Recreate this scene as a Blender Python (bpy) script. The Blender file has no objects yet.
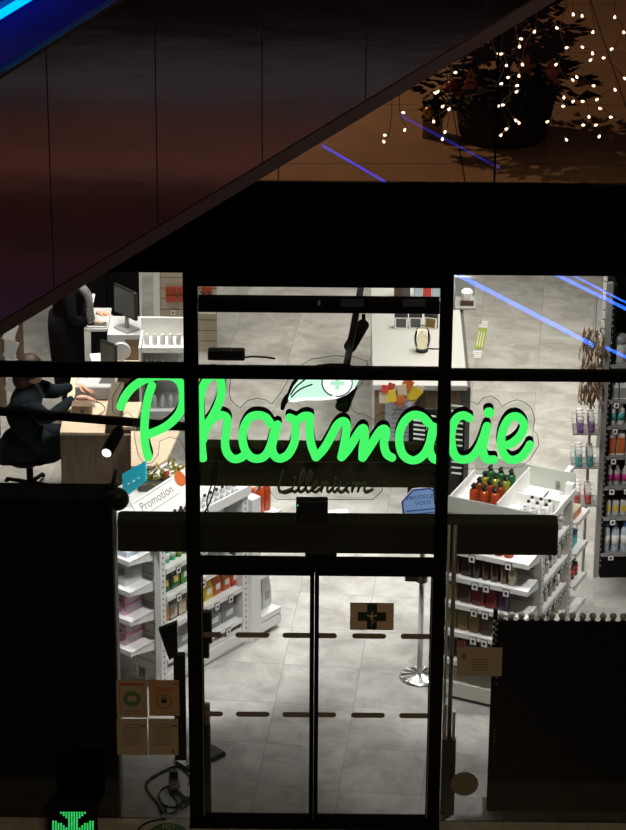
import bpy, math, random
from mathutils import Vector, Matrix
random.seed(7)
PI = math.pi
scn = bpy.context.scene
COL = scn.collection

# ---------------------------------------------------------------- camera
FPX = 2932.66                       # focal length in pixels of a 626 x 830 frame
PITCH, ROLL, YAW = 0.429866, -0.0060603, -0.0063274
CAM = Vector((0.073435, -17.74855, 11.320283))
FWD = Vector((math.sin(YAW)*math.cos(PITCH), math.cos(YAW)*math.cos(PITCH), -math.sin(PITCH)))
_r0 = Vector((math.cos(YAW), -math.sin(YAW), 0)); _u0 = _r0.cross(FWD)
CR = _r0*math.cos(ROLL) - _u0*math.sin(ROLL)
CU = _u0*math.cos(ROLL) + _r0*math.sin(ROLL)
cd = bpy.data.cameras.new('camera'); cam = bpy.data.objects.new('camera', cd); COL.objects.link(cam)
M_ = Matrix((CR, CU, -FWD)).transposed().to_4x4(); M_.translation = CAM
cam.matrix_world = M_
cd.sensor_fit = 'HORIZONTAL'; cd.sensor_width = 36; cd.lens = FPX/626*36
cd.clip_start = .1; cd.clip_end = 200
scn.camera = cam
def ray(px, py): return FWD*FPX + CR*(px-313) - CU*(py-415)
def at_y(px, py, Y): d = ray(px, py); return CAM + d*((Y-CAM.y)/d.y)
def at_z(px, py, Z): d = ray(px, py); return CAM + d*((Z-CAM.z)/d.z)

# ---------------------------------------------------------------- world, exposure
scn.view_settings.view_transform = 'Standard'; scn.view_settings.look = 'None'
scn.view_settings.gamma = 1; scn.view_settings.use_curve_mapping = False
scn.view_settings.exposure = 0.0
w = bpy.data.worlds.new('night_mall'); scn.world = w; w.use_nodes = True
w.node_tree.nodes['Background'].inputs[0].default_value = (.5, .45, .42, 1)
w.node_tree.nodes['Background'].inputs[1].default_value = .002

# ---------------------------------------------------------------- lamps of the place
def area(name, loc, size, power, color=(1, 1, 1), rot=(0, 0, 0), spread=180, size_y=None):
    l = bpy.data.lights.new(name, 'AREA'); l.energy = power; l.color = color; l.size = size; l.spread = math.radians(spread)
    if size_y: l.shape = 'RECTANGLE'; l.size_y = size_y
    o = bpy.data.objects.new(name, l); COL.objects.link(o); o.location = loc; o.rotation_euler = rot; return o
def spot(name, loc, target, power, angle=50, color=(1, 1, 1), blend=.5, radius=.06):
    l = bpy.data.lights.new(name, 'SPOT'); l.energy = power; l.color = color; l.spot_size = math.radians(angle); l.spot_blend = blend; l.shadow_soft_size = radius
    o = bpy.data.objects.new(name, l); COL.objects.link(o); o.location = loc
    o.rotation_euler = (Vector(target)-Vector(loc)).to_track_quat('-Z', 'Y').to_euler(); return o
WARMW = (1, .955, .86)
area('shop_ceiling_light', (.1, 3.9, 4.15), .6, 63, (1, .995, .97), size_y=2.2, spread=78)
area('shop_ceiling_light', (-2.1, 6.2, 4.15), .8, 56, WARMW, size_y=2.8, spread=76)
area('shop_ceiling_light', (.5, 9.2, 4.15), .8, 33, WARMW, size_y=2.0, spread=90)
area('shop_ceiling_light', (2.1, 6.6, 4.15), .8, 118, WARMW, size_y=3.6, spread=100)
area('shop_ceiling_light', (-1.6, 11.2, 4.15), .8, 30, WARMW, size_y=1.6, spread=110)
spot('gondola_spotlight', (.2, .9, 3.9), (-1.0, 2.3, .9), 330, 42, (1, .99, .96))
spot('gondola_spotlight', (-1.9, .8, 3.9), (-1.3, 2.0, .7), 260, 32, (1, .99, .96))
spot('gondola_spotlight', (.9, .7, 3.9), (1.35, 2.0, 1.1), 230, 50, (1, .99, .96))
spot('gondola_spotlight', (3.0, 1.6, 3.9), (1.9, 2.2, .9), 260, 40, (1, .99, .96))
spot('gondola_spotlight', (1.6, .9, 3.6), (1.15, .9, 0), 150, 40, (1, .99, .96))
spot('shelf_spotlight', (1.5, 1.6, 3.95), (2.45, 3.8, 1.2), 170, 46, (1, .98, .94))
# dim mall and upper floor lamps, plus low mall floor fills added for escalator reflections
area('mall_lamp', (1.0, -11, 12), 2.5, 105, (1, .74, .42), rot=(math.radians(35), 0, 0), spread=110)
area('escalator_band_fill', (-1, -23.0, .5), 11, 46, (1, .42, .31), size_y=.7)
area('escalator_band_fill', (-1, -25.9, .5), 11, 26, (.80, .88, 1), size_y=.7)
area('escalator_band_fill', (-2.5, -17.2, 1.0), 6, 30, (.55, .32, 1), size_y=.8)
area('escalator_band_fill', (-1, -19.6, .5), 11, 12, (1, .48, .46), size_y=.8)
area('escalator_band_fill', (0, -27.5, 1.4), 7, 9, (1, .75, .75), size_y=1.2)
spot('upper_floor_lamp', (-1.7, 2.6, 7.9), (1.3, 1.1, 4.83), 250, 105, (1, .64, .36), .6, .05)

# ---------------------------------------------------------------- materials
MATS = {}
def mat(name, col, rough=.5, metal=0, spec=.5, noise=0, nscale=8, emit=None, estr=0, trans=0, bump=0, stretch=None):
    if name in MATS: return MATS[name]
    m = bpy.data.materials.new(name); m.use_nodes = True; nt = m.node_tree; b = nt.nodes['Principled BSDF']
    b.inputs['Base Color'].default_value = (*col, 1); b.inputs['Roughness'].default_value = rough
    b.inputs['Metallic'].default_value = metal; b.inputs['Specular IOR Level'].default_value = spec
    if trans: b.inputs['Transmission Weight'].default_value = trans
    if emit: b.inputs['Emission Color'].default_value = (*emit, 1); b.inputs['Emission Strength'].default_value = estr
    if noise or bump:
        tc = nt.nodes.new('ShaderNodeTexCoord'); mp = nt.nodes.new('ShaderNodeMapping')
        nt.links.new(tc.outputs['Object'], mp.inputs[0])
        if stretch: mp.inputs['Scale'].default_value = stretch
        n = nt.nodes.new('ShaderNodeTexNoise'); n.inputs['Scale'].default_value = nscale; n.inputs['Detail'].default_value = 5
        nt.links.new(mp.outputs[0], n.inputs['Vector'])
        if noise:
            r = nt.nodes.new('ShaderNodeValToRGB'); lo = [max(0, c*(1-noise)) for c in col]; hi = [min(1, c*(1+noise)) for c in col]
            r.color_ramp.elements[0].position = .3; r.color_ramp.elements[1].position = .7
            r.color_ramp.elements[0].color = (*lo, 1); r.color_ramp.elements[1].color = (*hi, 1)
            nt.links.new(n.outputs['Fac'], r.inputs[0]); nt.links.new(r.outputs[0], b.inputs['Base Color'])
        if bump:
            bp = nt.nodes.new('ShaderNodeBump'); bp.inputs['Strength'].default_value = bump; bp.inputs['Distance'].default_value = .01
            nt.links.new(n.outputs['Fac'], bp.inputs['Height']); nt.links.new(bp.outputs[0], b.inputs['Normal'])
    MATS[name] = m; return m
def glassmat(name, tint=(1, 1, 1), gl=1.0, rough=0.0):
    """thin pane: clear transmission plus Fresnel reflection"""
    m = bpy.data.materials.new(name); m.use_nodes = True; nt = m.node_tree; nt.nodes.clear()
    o = nt.nodes.new('ShaderNodeOutputMaterial'); mx = nt.nodes.new('ShaderNodeMixShader')
    t = nt.nodes.new('ShaderNodeBsdfTransparent'); g = nt.nodes.new('ShaderNodeBsdfGlossy'); f = nt.nodes.new('ShaderNodeFresnel')
    f.inputs[0].default_value = 1.45; t.inputs[0].default_value = (*tint, 1); g.inputs['Roughness'].default_value = rough
    g.inputs[0].default_value = (gl, gl, gl, 1)
    nt.links.new(f.outputs[0], mx.inputs[0]); nt.links.new(t.outputs[0], mx.inputs[1]); nt.links.new(g.outputs[0], mx.inputs[2])
    nt.links.new(mx.outputs[0], o.inputs[0]); MATS[name] = m; return m
def emitmat(name, col, s):
    m = bpy.data.materials.new(name); m.use_nodes = True; nt = m.node_tree; nt.nodes.clear()
    o = nt.nodes.new('ShaderNodeOutputMaterial'); e = nt.nodes.new('ShaderNodeEmission')
    e.inputs[0].default_value = (*col, 1); e.inputs[1].default_value = s
    nt.links.new(e.outputs[0], o.inputs[0]); MATS[name] = m; return m
def tilemat(name, size, ang, ox, oy, base, dark, joint, rough=.45):
    m = bpy.data.materials.new(name); m.use_nodes = True; nt = m.node_tree; b = nt.nodes['Principled BSDF']; L = nt.links
    tc = nt.nodes.new('ShaderNodeTexCoord'); mp = nt.nodes.new('ShaderNodeMapping')
    # joints: distance to the nearest grid line of a rotated, shifted grid
    L.new(tc.outputs['Object'], mp.inputs[0]); mp.vector_type = 'POINT'
    mp.inputs['Rotation'].default_value = (0, 0, -ang); mp.inputs['Location'].default_value = (-ox, -oy, 0)
    sx = nt.nodes.new('ShaderNodeSeparateXYZ'); L.new(mp.outputs[0], sx.inputs[0])
    def math_(op, a, v=None):
        n = nt.nodes.new('ShaderNodeMath'); n.operation = op
        if hasattr(a, 'links'): L.new(a, n.inputs[0])
        else: n.inputs[0].default_value = a
        if v is not None:
            if hasattr(v, 'links'): L.new(v, n.inputs[1])
            else: n.inputs[1].default_value = v
        return n.outputs[0]
    ds = []; cell = []
    for k in (0, 1):
        q = math_('DIVIDE', sx.outputs[k], size); fr = math_('FRACT', q); cell.append(math_('FLOOR', q))
        ds.append(math_('MINIMUM', fr, math_('SUBTRACT', 1.0, fr)))
    d = math_('MINIMUM', ds[0], ds[1]); line = math_('LESS_THAN', d, .004)
    cc = nt.nodes.new('ShaderNodeCombineXYZ'); L.new(cell[0], cc.inputs[0]); L.new(cell[1], cc.inputs[1])
    wn = nt.nodes.new('ShaderNodeTexWhiteNoise'); L.new(cc.outputs[0], wn.inputs['Vector'])
    add = nt.nodes.new('ShaderNodeVectorMath'); add.operation = 'MULTIPLY_ADD'
    L.new(wn.outputs['Color'], add.inputs[0]); add.inputs[1].default_value = (9, 9, 9); L.new(mp.outputs[0], add.inputs[2])
    n1 = nt.nodes.new('ShaderNodeTexNoise'); n1.inputs['Scale'].default_value = 3.4; n1.inputs['Detail'].default_value = 9; n1.inputs['Roughness'].default_value = .66
    n1.inputs['Distortion'].default_value = .5
    L.new(add.outputs[0], n1.inputs['Vector'])
    rp = nt.nodes.new('ShaderNodeValToRGB'); rp.color_ramp.elements[0].position = .36; rp.color_ramp.elements[1].position = .64
    rp.color_ramp.elements[0].color = (*dark, 1); rp.color_ramp.elements[1].color = (*base, 1); L.new(n1.outputs['Fac'], rp.inputs[0])
    mx = nt.nodes.new('ShaderNodeMix'); mx.data_type = 'RGBA'; L.new(line, mx.inputs[0]); L.new(rp.outputs[0], mx.inputs[6]); mx.inputs[7].default_value = (*joint, 1)
    L.new(mx.outputs[2], b.inputs['Base Color'])
    b.inputs['Roughness'].default_value = rough
    MATS[name] = m; return m
def woodmat(name, c1, c2, scale=3, axis='Z'):
    m = bpy.data.materials.new(name); m.use_nodes = True; nt = m.node_tree; b = nt.nodes['Principled BSDF']; L = nt.links
    tc = nt.nodes.new('ShaderNodeTexCoord'); mp = nt.nodes.new('ShaderNodeMapping'); L.new(tc.outputs['Object'], mp.inputs[0])
    mp.inputs['Scale'].default_value = {'Z': (12, 12, .8), 'X': (.8, 12, 12), 'Y': (12, .8, 12)}[axis]
    n = nt.nodes.new('ShaderNodeTexNoise'); n.inputs['Scale'].default_value = scale; n.inputs['Detail'].default_value = 7; n.inputs['Distortion'].default_value = .8
    L.new(mp.outputs[0], n.inputs['Vector'])
    r = nt.nodes.new('ShaderNodeValToRGB'); r.color_ramp.elements[0].position = .3; r.color_ramp.elements[1].position = .7
    r.color_ramp.elements[0].color = (*c1, 1); r.color_ramp.elements[1].color = (*c2, 1)
    L.new(n.outputs['Fac'], r.inputs[0]); L.new(r.outputs[0], b.inputs['Base Color']); b.inputs['Roughness'].default_value = .5
    MATS[name] = m; return m

TILEA = -0.0909830
M = MATS
tilemat('shop_tiles', .6, TILEA, -.475897, .433475, (.44, .43, .405), (.27, .262, .24), (.19, .185, .17))
mat('black_metal', (.004, .004, .004), .7, 0, .12)
mat('black_matt', (.004, .004, .0035), .85, 0, .1)
mat('dark_olive', (.035, .034, .024), .75, 0, .15); mat('curtain_olive', (.13, .13, .085), .8, 0, .1)
mat('soft_black', (.015, .015, .014), .7, 0, .3)
mat('white_steel', (.80, .80, .78), .4)
mat('white_panel', (.78, .78, .75), .5)
mat('counter_white', (.42, .42, .40), .5)
mat('cream_panel', (.62, .61, .54), .6)
mat('grey_steel', (.35, .36, .36), .4, .4)
mat('chrome', (.8, .8, .8), .18, 1)
mat('slot_dark', (.06, .06, .055), .7)
woodmat('oak', (.12, .08, .045), (.20, .14, .085), 2.2, 'Z')
woodmat('oak_top', (.60, .46, .32), (.74, .60, .45), 2.2, 'X')
mat('white_plastic', (.82, .82, .80), .35)
mat('black_plastic', (.012, .012, .012), .35)
mat('screen_grey', (.10, .115, .105), .25)
mat('paper_white', (.78, .77, .72), .8)
mat('skin', (.62, .36, .26), .5)
mat('brown_hair', (.035, .014, .007), .6, noise=.3, nscale=40)
mat('navy_cloth', (.004, .009, .013), .9, 0, .2, noise=.3, nscale=30)
mat('black_cloth', (.006, .006, .007), .95, 0, .1)
glassmat('clear_glass'); glassmat('acrylic', (.97, .985, .975), .6)
mat('frosted_panel', (.60, .62, .56), .5)

# ---------------------------------------------------------------- mesh builder
class MB:
    def __init__(s): s.v = []; s.f = []; s.sm = []; s.mi = []; s.cur = 0
    def m(s, i): s.cur = i; return s
    def add(s, vs, fs, smooth=False):
        b = len(s.v); s.v += [tuple(v) for v in vs]
        for f in fs: s.f.append([b+i for i in f]); s.sm.append(smooth); s.mi.append(s.cur)
        return s
    def box(s, x0, x1, y0, y1, z0, z1, T=None):
        vs = [Vector(p) for p in ((x0,y0,z0),(x1,y0,z0),(x1,y1,z0),(x0,y1,z0),(x0,y0,z1),(x1,y0,z1),(x1,y1,z1),(x0,y1,z1))]
        if T is not None: vs = [T @ v for v in vs]
        return s.add(vs, [(3,2,1,0),(4,5,6,7),(0,1,5,4),(1,2,6,5),(2,3,7,6),(3,0,4,7)])
    def rbox(s, x0, x1, y0, y1, z0, z1, r=.01, T=None):
        """box with chamfered vertical edges and top"""
        pts = [(x0+r,y0),(x1-r,y0),(x1,y0+r),(x1,y1-r),(x1-r,y1),(x0+r,y1),(x0,y1-r),(x0,y0+r)]
        cx, cy = (x0+x1)/2, (y0+y1)/2
        def ring(z, ins):
            return [(cx+(x-cx)*(1-ins/max(1e-6, (x1-x0)/2)), cy+(y-cy)*(1-ins/max(1e-6, (y1-y0)/2)), z) for x, y in pts]
        vs = [Vector(p) for p in ring(z0, r*.5)+ring(z0+r*.5, 0)+ring(z1-r, 0)+ring(z1, r)]
        if T is not None: vs = [T @ v for v in vs]
        fs = [tuple(range(7, -1, -1)), tuple(range(24, 32))]
        for k in range(3):
            for i in range(8): j = (i+1) % 8; fs.append((k*8+i, k*8+j, k*8+8+j, k*8+8+i))
        return s.add(vs, fs)
    def lathe(s, prof, n=16, c=(0, 0, 0), T=None):
        vs = []; fs = []
        for r, z in prof:
            for i in range(n): a = 2*PI*i/n; vs.append(Vector((c[0]+r*math.cos(a), c[1]+r*math.sin(a), c[2]+z)))
        if T is not None: vs = [T @ v for v in vs]
        for k in range(len(prof)-1):
            for i in range(n): j = (i+1) % n; fs.append((k*n+i, k*n+j, k*n+n+j, k*n+n+i))
        s.add(vs, fs, True)
        b = len(s.v)-len(vs)
        s.f.append([b+i for i in range(n-1, -1, -1)]); s.sm.append(False); s.mi.append(s.cur)
        s.f.append([b+(len(prof)-1)*n+i for i in range(n)]); s.sm.append(False); s.mi.append(s.cur)
        return s
    def tube(s, pts, r, n=8, closed=False):
        pts = [Vector(p) for p in pts]; N = len(pts); vs = []; fs = []; up = None
        rr = r if isinstance(r, (list, tuple)) else [r]*N
        for i, p in enumerate(pts):
            a = pts[i-1] if (i or closed) else p; c = pts[(i+1) % N] if (i < N-1 or closed) else p
            t = (c-a).normalized()
            if up is None: up = Vector((0, 0, 1)) if abs(t.z) < .9 else Vector((1, 0, 0))
            x = t.cross(up).normalized(); y = x.cross(t).normalized(); up = y
            for k in range(n): q = 2*PI*k/n; vs.append(p + (x*math.cos(q)+y*math.sin(q))*rr[i])
        for i in range(N if closed else N-1):
            i2 = (i+1) % N
            for k in range(n): k2 = (k+1) % n; fs.append((i*n+k, i*n+k2, i2*n+k2, i2*n+k))
        if not closed: fs += [tuple(range(n-1, -1, -1)), tuple((N-1)*n+k for k in range(n))]
        return s.add(vs, fs, True)
    def ball(s, c, r, n=10, sx=1, sy=1, sz=1, T=None):
        prof = []; vs = []; fs = []; m = max(5, n//2+1)
        for k in range(1, m):
            t = PI*k/m
            for i in range(n): a = 2*PI*i/n; vs.append(Vector((c[0]+sx*r*math.sin(t)*math.cos(a), c[1]+sy*r*math.sin(t)*math.sin(a), c[2]-sz*r*math.cos(t))))
        lo = len(vs); vs.append(Vector((c[0], c[1], c[2]-sz*r))); vs.append(Vector((c[0], c[1], c[2]+sz*r)))
        if T is not None: vs = [T @ v for v in vs]
        for k in range(m-2):
            for i in range(n): j = (i+1) % n; fs.append((k*n+i, k*n+j, k*n+n+j, k*n+n+i))
        for i in range(n): j = (i+1) % n; fs.append((lo, j, i)); fs.append((lo+1, (m-2)*n+i, (m-2)*n+j))
        return s.add(vs, fs, True)
    def prism(s, poly, z0, z1, T=None):
        """polygon in local XY pulled along Z"""
        n = len(poly); vs = [Vector((x, y, z0)) for x, y in poly]+[Vector((x, y, z1)) for x, y in poly]
        if T is not None: vs = [T @ v for v in vs]
        fs = [tuple(range(n-1, -1, -1)), tuple(range(n, 2*n))]+[(i, (i+1) % n, n+(i+1) % n, n+i) for i in range(n)]
        return s.add(vs, fs)
    def build(s, name, material, parent=None, loc=None, kind=None, label=None):
        me = bpy.data.meshes.new(name); me.from_pydata(s.v, [], s.f)
        me.polygons.foreach_set('use_smooth', s.sm); me.update()
        
        for q in (material if isinstance(material, (list, tuple)) else [material]): me.materials.append(MATS[q] if isinstance(q, str) else q)
        me.polygons.foreach_set('material_index', s.mi)
        o = bpy.data.objects.new(name, me); COL.objects.link(o)
        if parent is not None: o.parent = parent
        if loc is not None: o.location = loc
        if kind: o['kind'] = kind
        if label: o['label'] = label
        return o
def tag(o, label, cat, group=None, kind=None):
    o['label'] = label; o['category'] = cat
    if group: o['group'] = group
    if kind: o['kind'] = kind
    return o
def thing(name, label, cat, loc=(0, 0, 0), rotz=0, group=None):
    o = bpy.data.objects.new(name, None); COL.objects.link(o); o.empty_display_size = .05
    o.location = loc; o.rotation_euler = (0, 0, rotz); return tag(o, label, cat, group)
def struct(name, mb, m): return mb.build(name, m, kind='structure')
def dup(root, loc, rotz=None, label=None, group=None):
    r = root.copy(); COL.objects.link(r); r.location = loc
    if rotz is not None: r.rotation_euler = (0, 0, rotz)
    if label: r['label'] = label
    if group: r['group'] = group
    for ch in list(root.children):
        c = ch.copy(); COL.objects.link(c); c.parent = r
        for g in list(ch.children): d = g.copy(); COL.objects.link(d); d.parent = c
    return r
ORD = ['first', 'second', 'third', 'fourth', 'fifth', 'sixth', 'seventh', 'eighth', 'ninth', 'tenth', 'eleventh', 'twelfth', 'thirteenth', 'fourteenth']
def catmull(pts, k=6):
    pts = [tuple(p) for p in pts]; P = [pts[0]]+pts+[pts[-1]]; out = []
    for i in range(1, len(P)-2):
        for j in range(k):
            t = j/k; o = []
            for a, b, c, d in zip(P[i-1], P[i], P[i+1], P[i+2]):
                o.append(.5*((2*b)+(-a+c)*t+(2*a-5*b+4*c-d)*t*t+(-a+3*b-3*c+d)*t**3))
            out.append(tuple(o))
    out.append(pts[-1]); return out
def text_mesh(s, size):
    """writing as a flat mesh in local XY"""
    c = bpy.data.curves.new('writing', 'FONT'); c.body = s; c.size = size; c.align_x = 'CENTER'; c.align_y = 'CENTER'; c.resolution_u = 3
    o = bpy.data.objects.new('writing', c); COL.objects.link(o)
    dg = bpy.context.evaluated_depsgraph_get(); e = o.evaluated_get(dg); me = e.to_mesh()
    vs = [v.co.copy() for v in me.vertices]; fs = [tuple(p.vertices) for p in me.polygons]; e.to_mesh_clear()
    bpy.data.objects.remove(o); bpy.data.curves.remove(c); return vs, fs

# ================================================================ THE SETTING
struct('floor', MB().box(-5.5, 5.0, -.5, 13, -.1, 0), 'shop_tiles')
mat('mall_stone', (.07, .06, .055), .35, noise=.25, nscale=1.5)
struct('trim_1', MB().box(-12, 12, -36, -.5, -.12, -.001), 'mall_stone')
mat('wall_paint', (.55, .53, .48), .8)
struct('wall_back', MB().box(-5.5, 5.0, 13, 13.15, 0, 4.4), 'wall_paint')
struct('wall_left', MB().box(-5.65, -5.5, 0, 13, 0, 4.4), 'wall_paint')
struct('wall_right', MB().box(5.0, 5.15, 0, 13, 0, 4.4), 'wall_paint')
struct('ceiling', MB().box(-5.5, 5.0, .12, 13, 4.4, 4.5), 'wall_paint')
# fascia between the two storeys
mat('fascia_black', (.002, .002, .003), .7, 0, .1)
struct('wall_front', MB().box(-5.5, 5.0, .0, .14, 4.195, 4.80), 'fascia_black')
mat('upper_stone', (.42, .27, .17), .22, 0, .6, noise=.12, nscale=1.2)
tilemat('upper_tiles', 1.2, 0.02, .93, .35, (.40, .25, .155), (.34, .21, .13), (.06, .04, .03), .18)
struct('floor_upper', MB().box(-5.5, 5.0, .02, 9, 4.81, 4.83).box(-5.5, 5.0, .14, 9, 4.5, 4.81), 'upper_tiles')
struct('wall_upper', MB().box(-5.5, 5.0, 9, 9.1, 4.83, 8.5), 'upper_stone')

# shop front frame: posts, transom, upper box, door header (world metres)
XL0, XL1, XR0, XR1 = -.895, -.80, .79, .875
struct('trim_2', MB().box(XL0, XL1, .0, .07, 0, 4.195), 'black_metal')
struct('trim_3', MB().box(XR0, XR1, .0, .07, 0, 4.195), 'black_metal')
struct('trim_4', MB().box(-5.5, XL0, .0, .06, 3.44, 3.49).box(-5.5, XL0, .012, .06, 3.49, 3.535), 'black_metal')
struct('trim_5', MB().box(XL1, XR0, .0, .06, 3.44, 3.49).box(XL1, XR0, .012, .06, 3.49, 3.518), 'black_metal')
struct('trim_6', MB().box(XR1, 5.0, .0, .06, 3.44, 3.49).box(XR1, 5.0, .012, .06, 3.49, 3.508), 'black_metal')
struct('trim_7', MB().box(XL1, XR0, .0, .06, 4.10, 4.195), 'black_metal')
struct('trim_8', MB().box(XL1, XR0, .0, .06, 2.0, 2.095), 'black_metal')
struct('trim_9', MB().box(XL0, XR1, -.10, .03, 0, .008), 'black_metal')
struct('trim_10', MB().box(-5.5, 5.0, -.01, .02, 4.79, 4.832), 'black_metal')
def pane(name, x0, x1, z0, z1, y=0.03):
    return struct(name, MB().box(x0, x1, y-.005, y+.005, z0, z1), 'clear_glass')
pane('window_1', -5.5, XL0, .0, 3.44); pane('window_2', -5.5, XL0, 3.535, 4.195)
pane('window_3', XL1, XR0, 2.095, 3.44); pane('window_4', XL1, XR0, 3.518, 4.10)
pane('window_5', XR1, 5.0, .0, 3.44); pane('window_6', XR1, 5.0, 3.508, 4.195)
# sliding doors
for i, (a, b) in enumerate(((XL1, -.022), (-.020, XR0))):
    d = thing('door_%d' % (i+1), '', 'door', ((a+b)/2, 0, 0)); del d['label']; del d['category']; d['kind'] = 'structure'
    h = (b-a)/2; fw = .03 if True else 0
    fm = MB().box(-h, -h+(.03 if i else .016), -.02, .02, .012, 2.0).box(h-(.016 if i else .03), h, -.02, .02, .012, 2.0)
    fm.box(-h, h, -.02, .02, .012, .06).box(-h, h, -.02, .02, 1.985, 2.0)
    fm.build('door_frame', 'black_metal', d)
    MB().box(-h+.016, h-.016, -.005, .005, .06, 1.985).build('door_glass', 'clear_glass', d)
    MB().box(-h+.004 if i == 0 else h-.010, -h+.010 if i == 0 else h-.004, -.03, -.021, .06, 1.98).build('edge_trim', 'grey_steel', d)
    # safety marks: two dashed lines of rounded bars
    mat('mark_dull', (.26, .24, .20), .8)
    for zz in (1.515, .885):
        for x0, x1 in (((-.80, -.655), (-.565, -.33), (-.24, -.022)) if i == 0 else ((-.020, .135), (.24, .475), (.575, .79))):
            x0 -= (a+b)/2; x1 -= (a+b)/2; r = .02
            pl = []
            lc, rc = (abs(x0+h) < .01), (abs(x1-h) < .01)
            for k in range(9):
                t = -PI/2+PI*k/8; pl.append((x1-(0 if rc else r)+(0 if rc else r*math.cos(t)), r*math.sin(t)))
            for k in range(9):
                t = PI/2+PI*k/8; pl.append((x0+(0 if lc else r)+(0 if lc else r*math.cos(t)), r*math.sin(t)))
            T = Matrix.Translation((0, -.008, zz)) @ Matrix.Rotation(PI/2, 4, 'X')
            MB().prism(pl, -.001, .002, T).build('safety_mark', 'mark_dull', d)

# automatic door operator: long box carried across the posts, inside
t = thing('door_operator', 'long black door operator box running across the whole entrance above the doors', 'door operator', (0, .25, 0))
A0 = at_y(76, 520, .2).x; A1 = at_y(559, 520, .2).x
bz1, bz0 = at_y(313, 523, .2).z, at_y(313, 553.5, .2).z
o = MB().rbox(-1.38, A1, -.05, .12, bz0, bz1, .012).build('housing', 'dark_olive', t)
for s_x in (-.855, .825): MB().box(s_x-.02, s_x+.02, -.185, -.05, bz0+.06, bz0+.16).build('post_bracket', 'black_metal', t)
MB().box(-.09, .13, .0, .06, bz0-.06, bz0).build('sensor_block', 'black_metal', t)

# roller shutter box above the transom
t = thing('shutter_box', 'black horizontal box with small lamps crossing the centre window above the green sign', 'shutter box', (0, .12, 3.98))
b0, b1 = at_y(313, 313, .08).z-3.98, at_y(313, 295.5, .18).z-3.98
MB().box(XL1, XR0, -.04, .06, b0, b1).build('housing', 'black_matt', t)
for px, py in ((319, 301),):
    p = at_y(px, py+4, .08); MB().lathe([(.008, 0), (.008, .03)], 8, (p.x, -.045, p.z-3.98)).build('indicator_lamp', 'white_plastic', t)
for px, w_ in ((352, .075), (414, .075)):
    p = at_y(px, 309, .08); mat('label_grey', (.10, .10, .12), .5); MB().box(p.x-w_, p.x+w_, -.045, -.04, p.z-3.98-.012+.03, p.z-3.98+.07).build('rating_plate', 'label_grey', t)
# dark canopy box behind the lettering
t = thing('air_curtain', 'wide dark olive air curtain box hanging behind the lower half of the green lettering', 'air curtain', (0, .5, 0))
z1 = at_y(313, 449, .42).z; z0 = at_y(313, 487, .42).z
MB().rbox(-.84, .80, -.08, .07, z0, z1, .01).build('housing', 'curtain_olive', t)
MB().box(-.80, .78, -.087, -.08, z0+.19, z0+.195).build('seam', 'grey_steel', t)
for s in (-.825, .80): MB().box(s-.015, s+.015, -.44, .0, z0+.05, z0+.12).build('post_bracket', 'black_metal', t)

# sensor over the door, hook cable
t = thing('motion_sensor', 'small square black sensor with a green lamp on top of the door operator', 'sensor', (0, .22, 0))
a, b = at_y(296, 516, .2), at_y(328, 501, .2)
MB().rbox(a.x, b.x, -.03, .05, bz1, b.z, .006).build('housing', 'black_plastic', t)
emitmat('green_led', (.05, 1, .2), 1.5); MB().ball((a.x+.012, -.032, b.z-.03), .005, 8).build('status_lamp', 'green_led', t)
pts = [at_y(x, y, .19) for x, y in catmull([(283, 474), (279, 483), (279, 490), (284, 493.5), (290, 492), (297, 490)], 5)]
tag(MB().tube(pts, .007).build('cable', 'black_plastic'), 'black hooked cable hanging left of the small script name below the sign', 'cable')
for q, lab, pl in (('a', 'black looping cable hanging at the left post below the letter h', [(199, 470), (208, 478), (218, 462), (214, 490), (205, 512), (198, 516)]),
                   ('b', 'thin dark cable dangling from the air curtain beside the left post', [(217, 455), (213, 480), (207, 500), (209, 516)])):
    tag(MB().tube([at_y(x, y, .16+.02*(q == 'b')) for x, y in catmull(pl, 6)], .0055, 6).build('cable', 'black_plastic'), lab, 'cable')
# supply boxes lying on the transom
t = thing('power_supply', 'flat black power supply box lying on the transom above the letter h', 'power supply', (0, .10, 3.545))
a = at_y(208, 362, .1); b = at_y(245, 362, .1); MB().rbox(a.x, b.x, -.04, .04, 0, .065, .008).build('case', 'black_plastic', t)
MB().tube([(b.x, 0, .01), (b.x+.05, 0, .015), (b.x+.14, .0, .012), (b.x+.2, -.01, .006)], .007).build('lead', 'black_plastic', t)

# ================================================================ GREEN SIGN
YF = .13
emitmat('sign_green', (.065, 1.0, .155), 1.0)
mat('sign_black', (.002, .0025, .002), .8, 0, .08)
def ribbon(mb, pts, y0, y1, k=6, r=4.2):
    """rounded stroke through sign points (x, y[, r]) given on the photo's grid, rebuilt flat at depth y0..y1"""
    P = catmull([(p[0], p[1], p[2] if len(p) > 2 else r) for p in pts], k)
    W = []
    for x, y, rr in P:
        c = at_y(x, y, YF); e = at_y(x+rr, y, YF); W.append((c.x, c.z, (e.x-c.x)))
    n = len(W); L = []; R_ = []
    for i, (x, z, rr) in enumerate(W):
        a = W[max(0, i-1)]; b = W[min(n-1, i+1)]; tx, tz = b[0]-a[0], b[1]-a[1]; l = math.hypot(tx, tz) or 1
        nx, nz = -tz/l, tx/l; L.append((x+nx*rr, z+nz*rr)); R_.append((x-nx*rr, z-nz*rr))
    for i in range(n-1):
        q = [L[i], L[i+1], R_[i+1], R_[i]]
        vs = [(a, y0, b) for a, b in q]+[(a, y1, b) for a, b in q]
        mb.add(vs, [(0, 1, 2, 3), (7, 6, 5, 4), (0, 4, 5, 1), (2, 6, 7, 3)])
    for i in (0, n-1) if n > 2 else (0,):
        disc(mb, W[i][0], W[i][1], W[i][2], y0, y1)
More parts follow.
